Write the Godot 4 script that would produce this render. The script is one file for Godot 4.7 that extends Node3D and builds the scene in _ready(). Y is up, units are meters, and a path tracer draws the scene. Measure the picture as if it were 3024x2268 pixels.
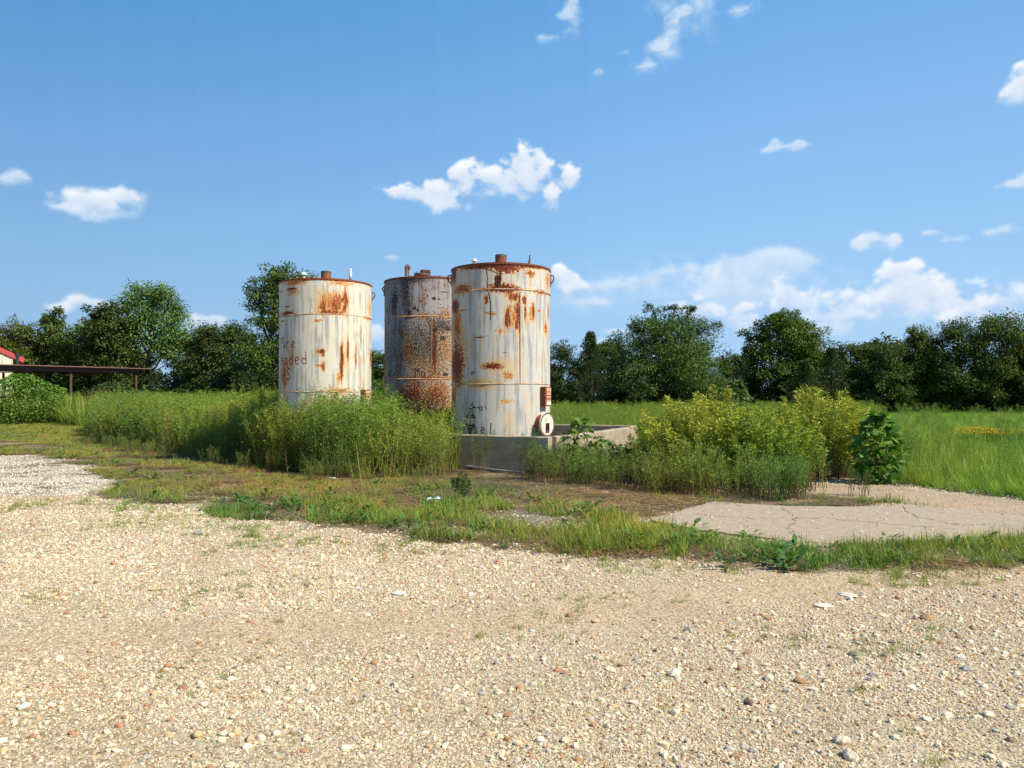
extends Node3D

var rng := RandomNumberGenerator.new()
var names := {}
var n_low := FastNoiseLite.new()
var n_mid := FastNoiseLite.new()
var n_fine := FastNoiseLite.new()
var M := {}


# ---------------------------------------------------------------- geometry
class Geo:
	var v := PackedVector3Array()
	var n := PackedVector3Array()
	var c := PackedColorArray()
	var uv := PackedVector2Array()

	func put(p: Vector3, nn: Vector3, col: Color, t := Vector2.ZERO) -> void:
		v.push_back(p); n.push_back(nn); c.push_back(col); uv.push_back(t)

	func tri(a: Vector3, b: Vector3, d: Vector3, na: Vector3, nb: Vector3, nd: Vector3, col: Color, ta := Vector2.ZERO, tb := Vector2.ZERO, td := Vector2.ZERO) -> void:
		put(a, na, col, ta)
		if (b - a).cross(d - a).dot(na + nb + nd) > 0.0:
			put(d, nd, col, td); put(b, nb, col, tb)
		else:
			put(b, nb, col, tb); put(d, nd, col, td)

	func quad(a: Vector3, b: Vector3, d: Vector3, e: Vector3, nn: Vector3, col: Color, ta := Vector2(0, 0), tb := Vector2(1, 0), td := Vector2(1, 1), te := Vector2(0, 1)) -> void:
		tri(a, b, d, nn, nn, nn, col, ta, tb, td)
		tri(a, d, e, nn, nn, nn, col, ta, td, te)

	# a folded leaf: two triangles meeting in its midrib
	func leaf(p: Vector3, dir: Vector3, side: Vector3, length: float, width: float, col: Color) -> void:
		var up := dir.cross(side).normalized()
		if up.y < 0.0:
			up = -up
			side = -side
		var mid := p + dir * length * 0.45 - up * width * 0.12
		var tip := p + dir * length - up * length * 0.08
		var l := mid + side * width * 0.5 + up * width * 0.18
		var r := mid - side * width * 0.5 + up * width * 0.18
		put(p, up, col); put(l, up, col); put(tip, up, col)
		put(p, up, col); put(tip, up, col); put(r, up, col)

	# a broad leaf with pointed lobes
	func lobed(p: Vector3, dir: Vector3, side: Vector3, s: float, col: Color) -> void:
		var up := dir.cross(side).normalized()
		if up.y < 0.0:
			up = -up
			side = -side
		var rim := [[0.0, 0.0], [0.42, 0.12], [0.62, 0.5], [0.36, 0.55], [0.3, 0.85], [0.0, 1.05], [-0.3, 0.85], [-0.36, 0.55], [-0.62, 0.5], [-0.42, 0.12]]
		var q := p + dir * s * 0.42
		for i in rim.size():
			var a: Array = rim[i]
			var b: Array = rim[(i + 1) % rim.size()]
			var pa: Vector3 = p + side * s * a[0] + dir * s * a[1] - up * s * (0.16 * absf(a[0]) + 0.1 * a[1] * a[1])
			var pb: Vector3 = p + side * s * b[0] + dir * s * b[1] - up * s * (0.16 * absf(b[0]) + 0.1 * b[1] * b[1])
			put(q, up, col); put(pa, up, col); put(pb, up, col)

	func blade(p: Vector3, dir: Vector3, h: float, w: float, droop: float, segs: int, col: Color, tip: Color) -> void:
		var side := Vector3(-dir.z, 0, dir.x).normalized() * w
		var prev := p
		var lean := dir
		for i in segs:
			var t := float(i + 1) / segs
			lean = (lean + Vector3(dir.x, -0.35, dir.z) * droop / segs).normalized()
			var next := prev + lean * h / segs
			var w0 := 1.0 - float(i) / segs * 0.75
			var w1 := (1.0 - t * 0.75) if i < segs - 1 else 0.0
			var nn := side.cross(lean).normalized()
			if nn.y < 0.0:
				nn = -nn
			else:
				side = -side
			var c0 := col.lerp(tip, float(i) / segs)
			var c1 := col.lerp(tip, t)
			put(prev - side * w0, nn, c0); put(prev + side * w0, nn, c0); put(next + side * w1, nn, c1)
			if w1 > 0.0:
				put(prev - side * w0, nn, c0); put(next + side * w1, nn, c1); put(next - side * w1, nn, c1)
			prev = next

	func tube(p: Array, r: Array, sides: int, col: Color, caps := true) -> void:
		var rings := []
		var up := Vector3(0.31, 0.2, 0.93).normalized()
		for i in p.size():
			var d: Vector3 = (p[mini(i + 1, p.size() - 1)] - p[maxi(i - 1, 0)]).normalized()
			var x := d.cross(up).normalized()
			if x.length() < 0.5:
				x = d.cross(Vector3.RIGHT).normalized()
			var y := d.cross(x)
			var ring := []
			for k in sides:
				var a := TAU * k / sides
				ring.append((x * cos(a) + y * sin(a)))
			rings.append(ring)
		for i in p.size() - 1:
			for k in sides:
				var m := (k + 1) % sides
				var na: Vector3 = rings[i][k]
				var nb: Vector3 = rings[i][m]
				var nc: Vector3 = rings[i + 1][m]
				var nd: Vector3 = rings[i + 1][k]
				var a: Vector3 = p[i] + na * r[i]
				var b: Vector3 = p[i] + nb * r[i]
				var d: Vector3 = p[i + 1] + nc * r[i + 1]
				var e: Vector3 = p[i + 1] + nd * r[i + 1]
				tri(a, b, d, na, nb, nc, col); tri(a, d, e, na, nc, nd, col)
		if caps:
			for i in [0, p.size() - 1]:
				var d: Vector3 = (p[0] - p[1]).normalized() if i == 0 else (p[i] - p[i - 1]).normalized()
				for k in sides:
					var m := (k + 1) % sides
					tri(p[i], p[i] + rings[i][k] * r[i], p[i] + rings[i][m] * r[i], d, d, d, col)

	# profile of (radius, height) pairs turned about the y axis
	func lathe(prof: Array, sides: int, col: Color, at := Transform3D()) -> void:
		for i in prof.size() - 1:
			var a: Vector2 = prof[i]
			var b: Vector2 = prof[i + 1]
			var e := b - a
			var nr := Vector2(e.y, -e.x).normalized()
			for k in sides:
				var t0 := TAU * k / sides
				var t1 := TAU * (k + 1) / sides
				var d0 := Vector3(sin(t0), 0, cos(t0))
				var d1 := Vector3(sin(t1), 0, cos(t1))
				var n0 := at.basis * (d0 * nr.x + Vector3.UP * nr.y)
				var n1 := at.basis * (d1 * nr.x + Vector3.UP * nr.y)
				var p0 := at * (d0 * a.x + Vector3.UP * a.y)
				var p1 := at * (d1 * a.x + Vector3.UP * a.y)
				var p2 := at * (d1 * b.x + Vector3.UP * b.y)
				var p3 := at * (d0 * b.x + Vector3.UP * b.y)
				tri(p0, p1, p2, n0, n1, n1, col); tri(p0, p2, p3, n0, n1, n0, col)

	# a box with chamfered edges
	func box(at: Transform3D, size: Vector3, bevel: float, col: Color) -> void:
		var h := size * 0.5
		var i := h - Vector3.ONE * bevel
		for ax in 3:
			for s in [-1.0, 1.0]:
				var nn := Vector3.ZERO
				nn[ax] = s
				var u := (ax + 1) % 3
				var w := (ax + 2) % 3
				var q := []
				for k in [[-1, -1], [1, -1], [1, 1], [-1, 1]]:
					var p := Vector3.ZERO
					p[ax] = h[ax] * s; p[u] = i[u] * k[0]; p[w] = i[w] * k[1]
					q.append(at * p)
				quad(q[0], q[1], q[2], q[3], at.basis * nn, col)
		for ax in 3:
			var u := (ax + 1) % 3
			var w := (ax + 2) % 3
			for su in [-1.0, 1.0]:
				for sw in [-1.0, 1.0]:
					var q := []
					for k in [[-1, 0], [1, 0], [1, 1], [-1, 1]]:
						var p := Vector3.ZERO
						p[ax] = i[ax] * k[0]
						p[u] = (h[u] if k[1] == 0 else i[u]) * su
						p[w] = (i[w] if k[1] == 0 else h[w]) * sw
						q.append(at * p)
					var nn := Vector3.ZERO
					nn[u] = su; nn[w] = sw
					quad(q[0], q[1], q[2], q[3], at.basis * nn.normalized(), col)
		for sx in [-1.0, 1.0]:
			for sy in [-1.0, 1.0]:
				for sz in [-1.0, 1.0]:
					var s := Vector3(sx, sy, sz)
					var nn := at.basis * s.normalized()
					tri(at * (Vector3(h.x, i.y, i.z) * s), at * (Vector3(i.x, h.y, i.z) * s), at * (Vector3(i.x, i.y, h.z) * s), nn, nn, nn, col)

	func mesh() -> ArrayMesh:
		var a := []
		a.resize(Mesh.ARRAY_MAX)
		a[Mesh.ARRAY_VERTEX] = v; a[Mesh.ARRAY_NORMAL] = n; a[Mesh.ARRAY_COLOR] = c; a[Mesh.ARRAY_TEX_UV] = uv
		var m := ArrayMesh.new()
		m.add_surface_from_arrays(Mesh.PRIMITIVE_TRIANGLES, a)
		return m


# ---------------------------------------------------------------- scene tree helpers
func numbered(called: String) -> String:
	var k: int = names.get(called, 0)
	names[called] = k + 1
	return called if k == 0 else "%s_%03d" % [called, k]


func tag(o: Node, label: String, category := "", group := "", kind := "") -> Node:
	if label: o.set_meta("label", label)
	if category: o.set_meta("category", category)
	if group: o.set_meta("group", group)
	if kind: o.set_meta("kind", kind)
	return o


func obj(called: String, m: Mesh, mat: Material, parent: Node = null) -> MeshInstance3D:
	var o := MeshInstance3D.new()
	o.mesh = m
	o.material_override = mat
	if parent == null:
		o.name = numbered(called)
		add_child(o, true)
	else:
		o.name = called
		parent.add_child(o, true)
	return o


func thing(called: String, at: Vector3, label: String, category: String, group := "", turn := 0.0) -> Node3D:
	var o := Node3D.new()
	o.name = numbered(called)
	add_child(o, true)
	o.position = at
	o.rotation.y = turn
	tag(o, label, category, group)
	return o


func copy(o: Node3D, at: Vector3, turn: float, size: float, label: String, group := "") -> Node3D:
	var c: Node3D = o.duplicate()
	c.name = numbered(String(o.name).rstrip("0123456789").trim_suffix("_"))
	add_child(c, true)
	c.position = at
	c.rotation.y = turn
	c.scale = Vector3.ONE * size
	tag(c, label, "", group)
	return c


func lin(r: float, g: float, b: float) -> Color:
	return Color(r, g, b)


func vary(c: Color, by: float) -> Color:
	var k := 1.0 + rng.randf_range(-by, by)
	return Color(c.r * k * (1.0 + rng.randf_range(-by, by) * 0.4), c.g * k, c.b * k * (1.0 + rng.randf_range(-by, by) * 0.4))


func in_poly(x: float, z: float, poly: PackedVector2Array, wobble := 0.0) -> bool:
	var p := Vector2(x, z)
	if wobble > 0.0:
		p += Vector2(n_mid.get_noise_2d(x * 6.0, z * 6.0) + 0.7 * n_fine.get_noise_2d(x * 30.0, z * 30.0), n_mid.get_noise_2d(x * 6.0 + 300.0, z * 6.0) + 0.7 * n_fine.get_noise_2d(x * 30.0 + 200.0, z * 30.0)) * wobble
	return Geometry2D.is_point_in_polygon(p, poly)


# ---------------------------------------------------------------- zones on the ground (metres, x and z)
var verge := PackedVector2Array([Vector2(-4.87, -12.02), Vector2(-4.21, -12.86), Vector2(-2.99, -12.29), Vector2(-1.79, -12.13), Vector2(-0.44, -13.17), Vector2(0.70, -12.46), Vector2(1.47, -10.97), Vector2(2.00, -9.70), Vector2(2.41, -8.86), Vector2(3.52, -8.48), Vector2(4.63, -8.64), Vector2(5.60, -9.12), Vector2(6.32, -9.53), Vector2(8.55, -10.24), Vector2(6.07, -7.28), Vector2(4.72, -7.13), Vector2(3.40, -7.16), Vector2(2.59, -7.28), Vector2(1.76, -7.47), Vector2(0.92, -7.94), Vector2(0.22, -8.38), Vector2(-0.81, -8.64), Vector2(-1.72, -9.37), Vector2(-2.93, -10.05), Vector2(-3.99, -10.63)])
var pad := PackedVector2Array([Vector2(1.85, -10.32), Vector2(2.59, -11.24), Vector2(3.16, -12.02), Vector2(4.00, -11.62), Vector2(5.10, -11.42), Vector2(6.00, -11.72), Vector2(6.51, -11.15), Vector2(7.04, -10.55), Vector2(8.76, -10.63), Vector2(7.85, -9.53), Vector2(5.95, -8.98), Vector2(4.87, -8.53), Vector2(3.83, -8.58), Vector2(3.11, -8.75), Vector2(2.56, -9.21), Vector2(2.17, -9.70)])
var path := PackedVector2Array([Vector2(5.66, -14.87), Vector2(6.78, -14.79), Vector2(7.25, -14.41), Vector2(7.27, -13.56), Vector2(7.78, -12.92), Vector2(8.25, -12.13), Vector2(9.63, -11.52), Vector2(8.82, -10.55), Vector2(7.10, -10.63), Vector2(6.56, -11.24), Vector2(6.32, -11.92), Vector2(6.04, -12.68), Vector2(5.32, -13.17)])
var white_patch := PackedVector2Array([Vector2(-17.48, -21.32), Vector2(-14.84, -22.36), Vector2(-13.53, -22.18), Vector2(-11.47, -19.79), Vector2(-7.50, -14.95), Vector2(-7.10, -13.83), Vector2(-7.87, -13.04), Vector2(-8.65, -13.04), Vector2(-11.05, -13.49)])
var thatch := PackedVector2Array([Vector2(-16.81, -30.89), Vector2(-9.66, -22.18), Vector2(-6.48, -19.79), Vector2(-4.21, -17.30), Vector2(-2.01, -16.28), Vector2(0.87, -17.30), Vector2(2.60, -13.83), Vector2(5.09, -13.17), Vector2(5.85, -12.29), Vector2(4.14, -11.62), Vector2(3.10, -11.92), Vector2(2.00, -10.63), Vector2(0.65, -11.52), Vector2(-1.74, -11.77), Vector2(-3.81, -12.57), Vector2(-5.90, -14.56), Vector2(-9.37, -18.46), Vector2(-14.93, -25.23)])
var grassy := PackedVector2Array([Vector2(-60.28, -62.47), Vector2(-34.00, -62.47), Vector2(-14.86, -27.77), Vector2(-9.29, -21.32), Vector2(-5.42, -17.86), Vector2(-1.90, -15.37), Vector2(-0.98, -15.37), Vector2(0.35, -13.17), Vector2(-0.70, -11.06), Vector2(-2.20, -10.63), Vector2(-3.48, -10.63), Vector2(-4.88, -11.52), Vector2(-6.60, -12.86), Vector2(-7.32, -14.95), Vector2(-11.35, -19.79), Vector2(-13.39, -22.18), Vector2(-15.09, -22.73), Vector2(-22.28, -23.11)])
var weed_bed := PackedVector2Array([Vector2(-20.32, -37.15), Vector2(-14.86, -27.77), Vector2(-12.43, -25.70), Vector2(-9.47, -22.36), Vector2(-6.13, -18.71), Vector2(-3.94, -16.18), Vector2(-2.32, -15.72), Vector2(-1.39, -15.90), Vector2(-1.32, -18.22), Vector2(-1.61, -21.32), Vector2(-4.77, -27.77), Vector2(-9.71, -39.84), Vector2(-20.49, -62.47), Vector2(-32.37, -78.54), Vector2(-31.75, -62.47)])
var bed_back := PackedVector2Array([Vector2(-20.10, -37.15), Vector2(-15.98, -30.21), Vector2(-10.50, -24.77), Vector2(-6.99, -21.32), Vector2(-4.62, -18.97), Vector2(-3.34, -18.22), Vector2(-3.67, -22.18), Vector2(-4.77, -27.77), Vector2(-9.71, -39.84), Vector2(-20.49, -62.47), Vector2(-32.37, -78.54), Vector2(-31.75, -62.47)])
var left_field := PackedVector2Array([Vector2(-62.61, -61.08), Vector2(-54.17, -52.86), Vector2(-35.12, -52.86), Vector2(-30.72, -51.86), Vector2(-23.48, -42.95), Vector2(-26.10, -53.90), Vector2(-25.75, -62.47), Vector2(-17.68, -53.90), Vector2(-18.99, -62.47), Vector2(-10.36, -62.47), Vector2(-12.32, -74.29), Vector2(-27.05, -74.29), Vector2(-30.96, -63.93)])
var mid_field := PackedVector2Array([Vector2(1.86, -34.80), Vector2(4.08, -76.36), Vector2(17.16, -76.36), Vector2(36.43, -76.36), Vector2(19.00, -39.84), Vector2(7.91, -22.18), Vector2(5.24, -22.18), Vector2(4.07, -24.77), Vector2(5.52, -34.80)])
var right_field := PackedVector2Array([Vector2(6.88, -15.20), Vector2(8.17, -22.18), Vector2(19.00, -39.84), Vector2(38.57, -80.85), Vector2(53.73, -80.85), Vector2(92.01, -80.85), Vector2(15.81, -12.02), Vector2(9.71, -11.62), Vector2(8.39, -12.34), Vector2(7.93, -13.17), Vector2(7.50, -13.83), Vector2(7.41, -14.72)])
var weeds_mid := PackedVector2Array([Vector2(0.13, -15.72), Vector2(1.24, -19.79), Vector2(3.04, -18.46), Vector2(4.03, -18.46), Vector2(5.51, -17.86), Vector2(6.19, -16.28), Vector2(5.42, -13.83), Vector2(4.30, -12.29), Vector2(3.39, -12.46), Vector2(2.37, -13.43), Vector2(1.16, -14.41)])


func ground_y(x: float, z: float) -> float:
	var d := -z
	if d < 0.0 or d > 60.0:
		return 0.0
	var y := 0.02 * n_low.get_noise_2d(x * 4.0, z * 4.0) + 0.008 * n_mid.get_noise_2d(x * 8.0, z * 8.0)
	# the strip of grass rides on a low bank of dirt
	var along := 8.6 + (-x) * 0.33 if x < 0.0 else 8.6 - minf(x, 4.0) * 0.25
	y += 0.07 * exp(-pow((d - along) / 1.1, 2.0))
	if d > 8.0 and d < 12.0 and Geometry2D.is_point_in_polygon(Vector2(x, z), pad):
		y -= 0.1
	return y * clampf((60.0 - d) / 20.0, 0.0, 1.0)


# ---------------------------------------------------------------- sky
func smooth(a: float, b: float, x: float) -> float:
	var t := clampf((x - a) / (b - a), 0.0, 1.0)
	return t * t * (3.0 - 2.0 * t)


func sky_base(az: float, el: float) -> Color:
	# display values, from the horizon up; a little paler towards the sun
	var keys := [[0.0, 0.67, 0.80, 0.925], [8.0, 0.58, 0.765, 0.935], [16.0, 0.475, 0.69, 0.905], [26.0, 0.345, 0.60, 0.853], [36.0, 0.255, 0.525, 0.795], [60.0, 0.21, 0.44, 0.72], [90.0, 0.18, 0.40, 0.67]]
	var c := Color(0.66, 0.80, 0.935)
	for i in keys.size() - 1:
		if el >= keys[i][0] and el <= keys[i + 1][0]:
			var t: float = (el - keys[i][0]) / (keys[i + 1][0] - keys[i][0])
			c = Color(keys[i][1], keys[i][2], keys[i][3]).lerp(Color(keys[i + 1][1], keys[i + 1][2], keys[i + 1][3]), t)
	var towards := cos(deg_to_rad(az - 74.0))
	var k := clampf(towards * 0.5 + 0.2, -0.12, 0.5)
	return c.lerp(Color(0.72, 0.85, 0.98), maxf(0.0, k) * 0.55).darkened(clampf(0.35 - towards * 0.8, 0.0, 1.0) * 0.10)


var cloud_noise := FastNoiseLite.new()
var cloud_puff := FastNoiseLite.new()


# lobes: [azimuth, elevation, half width, half height] in degrees
func cloud(sky: Image, lobes: Array, shift: float, rag: float, dense: float, soft: float, tone := 1.0) -> void:
	var w := sky.get_width()
	var h := sky.get_height()
	var lo := Vector2(999, 999)
	var hi := Vector2(-999, -999)
	for l in lobes:
		lo = lo.min(Vector2(l[0] - l[2] * 1.5, l[1] - l[3] * 1.5))
		hi = hi.max(Vector2(l[0] + l[2] * 1.5, l[1] + l[3] * 1.5))
	lo.y = maxf(lo.y, 0.0)
	for py in range(int((90.0 - hi.y) / 180.0 * h), int((90.0 - lo.y) / 180.0 * h) + 1):
		var el := 90.0 - (py + 0.5) / h * 180.0
		for px in range(int((lo.x + 180.0) / 360.0 * w), int((hi.x + 180.0) / 360.0 * w) + 1):
			var az := (px + 0.5) / w * 360.0 - 180.0
			var f := -1.0
			var up := 0.0
			var total := 0.0
			for l in lobes:
				var dx: float = (az - l[0]) / l[2]
				var dy: float = (el - l[1]) / l[3]
				if dy < 0.0:
					dy *= 1.25
				var q := 1.0 - sqrt(dx * dx + dy * dy)
				if q > f:
					f = q
				var wt := exp(q * 4.0)
				up += wt * dy
				total += wt
			if f < -0.6:
				continue
			up /= total
			f = log(total) / 4.0 + 0.10
			var na := az + shift * 7.0
			var fbm := cloud_noise.get_noise_2d(na * 13.0, el * 17.0)
			var puff := cloud_puff.get_noise_2d(na * 9.0, el * 10.0) + 0.45
			var d := f + rag * (fbm * 1.25 + puff * 0.5) - rag * 0.10
			var edge := soft * (1.0 if up > 0.0 else 1.9)
			var alpha := smooth(0.0, edge, d) * dense
			if alpha < 0.004:
				continue
			var lit := clampf(0.62 + 0.42 * up + fbm * 0.5 + puff * 0.25 + (0.2 - d) * 0.25, 0.0, 1.0)
			var c := Color(0.74, 0.82, 0.925).lerp(Color(0.97, 0.975, 0.99), lit)
			c = c.lerp(Color(0.80, 0.88, 0.97), 1.0 - tone)
			var x := posmod(int(px + (shift + 180.0) / 360.0 * w), w)
			sky.set_pixel(x, py, sky.get_pixel(x, py).lerp(c, alpha))


func make_sky() -> ImageTexture:
	cloud_noise.seed = 11
	cloud_noise.frequency = 0.035
	cloud_noise.fractal_octaves = 5
	cloud_puff.seed = 5
	cloud_puff.noise_type = FastNoiseLite.TYPE_CELLULAR
	cloud_puff.cellular_return_type = FastNoiseLite.RETURN_DISTANCE
	cloud_puff.frequency = 0.06
	cloud_puff.fractal_type = FastNoiseLite.FRACTAL_FBM
	cloud_puff.fractal_octaves = 3
	var w := 4096
	var h := 2048
	var sky := Image.create(w, h, false, Image.FORMAT_RGB8)
	sky.fill(Color(0.52, 0.50, 0.40))
	for k in 128:
		for y in h / 2:
			sky.fill_rect(Rect2i(k * 32, y, 32, 1), sky_base((k + 0.5) / 128.0 * 360.0, 90.0 - (y + 0.5) / h * 180.0))
	for turn in [0.0, 78.0, -78.0, 150.0, -150.0]:
		# hazy bank low over the trees
		cloud(sky, [[13.36, 7.38, 13.0, 3.2], [25.56, 5.31, 14.0, 3.4], [6.67, 6.86, 7.0, 2.2]], turn, 0.35, 0.4, 1.2, 0.55)
		cloud(sky, [[17.85, 9.00, 4.0, 1.6], [19.71, 9.32, 1.9, 1.0], [20.92, 9.25, 0.7, 0.7], [16.58, 7.27, 4.2, 2.6]], turn, 0.22, 0.62, 0.5, 0.8)
		cloud(sky, [[12.54, 9.13, 2.5, 0.75], [14.34, 8.93, 1.0, 0.7], [9.71, 8.42, 1.9, 0.7], [6.67, 8.04, 2.6, 0.8]], turn, 0.3, 0.6, 0.7, 0.8)
		# main cumulus
		cloud(sky, [[-8.11, 14.93, 1.7, 0.55], [-5.56, 14.85, 2.4, 1.1], [-4.87, 14.22, 1.8, 0.9], [-3.67, 16.02, 2.1, 1.25], [-1.59, 16.04, 1.8, 0.7], [-0.21, 15.56, 2.6, 1.3], [0.31, 16.85, 0.9, 1.1], [0.83, 17.48, 0.7, 0.9], [1.87, 17.25, 0.85, 0.9], [1.52, 16.04, 1.7, 1.6], [2.90, 14.57, 1.0, 1.0], [4.29, 16.01, 1.2, 1.0]], turn, 0.62, 0.97, 0.42)
		cloud(sky, [[-30.26, 12.10, 1.1, 0.35], [-29.09, 12.53, 1.7, 1.0], [-28.28, 12.27, 2.4, 1.1], [-26.79, 13.14, 1.3, 0.9]], turn, 0.4, 0.95, 0.5)
		cloud(sky, [[-33.40, 13.31, 0.9, 0.5], [-32.84, 13.64, 0.8, 0.6]], turn, 0.3, 0.75, 0.6)
		# torn wisps high up
		cloud(sky, [[4.58, 27.38, 0.8, 1.4], [4.37, 26.41, 0.8, 1.0], [4.02, 25.63, 1.1, 0.7], [2.92, 25.20, 1.5, 0.4]], turn, 0.85, 0.72, 0.8)
		cloud(sky, [[13.78, 27.18, 4.2, 1.9], [12.95, 26.03, 2.4, 2.0], [12.12, 24.99, 1.6, 1.6], [11.28, 24.06, 1.5, 1.3], [10.10, 23.13, 1.6, 0.8], [16.05, 25.91, 1.8, 0.7], [12.80, 28.35, 5.0, 2.4]], turn, 0.75, 0.8, 1.0)
		cloud(sky, [[8.24, 24.11, 0.5, 0.22]], turn, 0.8, 0.45, 0.8)
		cloud(sky, [[6.53, 22.94, 0.4, 0.3]], turn, 0.8, 0.4, 0.8)
		cloud(sky, [[18.52, 16.99, 1.2, 0.35], [19.76, 17.11, 1.4, 0.35], [18.90, 17.56, 0.3, 0.3], [20.53, 17.18, 0.5, 0.4]], turn, 0.7, 0.62, 0.7)
		cloud(sky, [[33.41, 18.35, 1.3, 0.8], [33.82, 18.79, 1.0, 0.9], [34.48, 18.39, 1.4, 1.2], [33.67, 19.85, 0.4, 0.3]], turn, 0.4, 0.95, 0.5)
		cloud(sky, [[33.23, 13.06, 1.0, 0.35], [33.83, 13.25, 1.1, 0.7]], turn, 0.45, 0.9, 0.5)
		cloud(sky, [[25.04, 10.56, 1.4, 0.7], [26.44, 10.29, 0.9, 0.7], [24.46, 10.15, 0.9, 0.5]], turn, 0.6, 0.8, 0.6)
		cloud(sky, [[30.19, 10.14, 0.9, 0.5], [32.59, 10.35, 1.1, 0.4], [28.62, 10.68, 0.6, 0.25]], turn, 0.7, 0.6, 0.8)
		cloud(sky, [[-8.85, 10.24, 0.7, 0.3]], turn, 0.5, 0.5, 0.7)
		# puffs over the right-hand trees
		cloud(sky, [[4.10, 8.75, 1.1, 1.1], [4.62, 8.17, 1.3, 0.7], [3.42, 8.93, 0.8, 1.2]], turn, 0.5, 0.92, 0.45)
		cloud(sky, [[26.83, 8.30, 1.6, 1.0], [27.91, 6.71, 3.4, 1.5], [29.37, 5.88, 3.6, 1.2], [26.13, 6.36, 2.2, 1.4], [27.24, 7.51, 1.8, 1.2]], turn, 0.6, 0.92, 0.5)
		cloud(sky, [[19.70, 7.31, 1.0, 1.2], [20.30, 6.48, 1.7, 1.1], [22.39, 5.44, 2.8, 1.4], [16.57, 5.64, 2.6, 1.5], [13.35, 6.39, 1.8, 0.9], [23.57, 6.33, 2.0, 1.3]], turn, 0.85, 0.72, 0.6)
		cloud(sky, [[32.66, 5.97, 2.2, 1.0], [34.34, 5.99, 2.0, 1.0], [31.16, 5.04, 2.6, 0.8]], turn, 0.6, 0.7, 0.6)
		cloud(sky, [[-29.16, 6.19, 1.4, 0.7], [-30.45, 5.72, 1.2, 0.5], [-27.55, 5.82, 1.4, 0.5]], turn, 0.4, 0.85, 0.6)
		cloud(sky, [[-21.26, 5.32, 1.6, 0.7], [-22.44, 4.96, 1.2, 0.5]], turn, 0.5, 0.7, 0.6)
		cloud(sky, [[-9.94, 4.61, 1.4, 0.8], [-8.76, 4.12, 1.4, 0.6]], turn, 0.5, 0.7, 0.6)
		cloud(sky, [[8.02, 4.81, 1.4, 0.4], [6.66, 4.14, 1.2, 0.4], [5.98, 7.04, 3.0, 0.6]], turn, 0.6, 0.5, 0.9)
	return ImageTexture.create_from_image(sky)


# ---------------------------------------------------------------- materials
func surf(col: Color, rough: float, vertex := false) -> StandardMaterial3D:
	var m := StandardMaterial3D.new()
	m.albedo_color = col.linear_to_srgb() if not vertex else Color.WHITE
	m.roughness = rough
	m.vertex_color_use_as_albedo = vertex
	return m


func foliage(through: Color, rough := 0.55) -> StandardMaterial3D:
	var m := surf(Color.WHITE, rough, true)
	m.cull_mode = BaseMaterial3D.CULL_DISABLED
	m.backlight_enabled = true
	m.backlight = through
	m.metallic_specular = 0.35
	return m


func noise_tex(size: int, freq: float, octaves: int, type: int, ramp: Array, seed_: int, seamless := true) -> NoiseTexture2D:
	var f := FastNoiseLite.new()
	f.seed = seed_
	f.noise_type = type
	f.frequency = freq
	f.fractal_octaves = octaves
	if type == FastNoiseLite.TYPE_CELLULAR:
		f.cellular_return_type = FastNoiseLite.RETURN_CELL_VALUE if octaves == 1 else FastNoiseLite.RETURN_DISTANCE
	var t := NoiseTexture2D.new()
	t.width = size
	t.height = size
	t.seamless = seamless
	t.noise = f
	if ramp:
		var g := Gradient.new()
		var offs := PackedFloat32Array()
		var cols := PackedColorArray()
		for r in ramp:
			offs.append(r[0]); cols.append(r[1])
		g.offsets = offs
		g.colors = cols
		t.color_ramp = g
	return t


func grey(v: float) -> Color:
	return Color(v, v, v)


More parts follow.
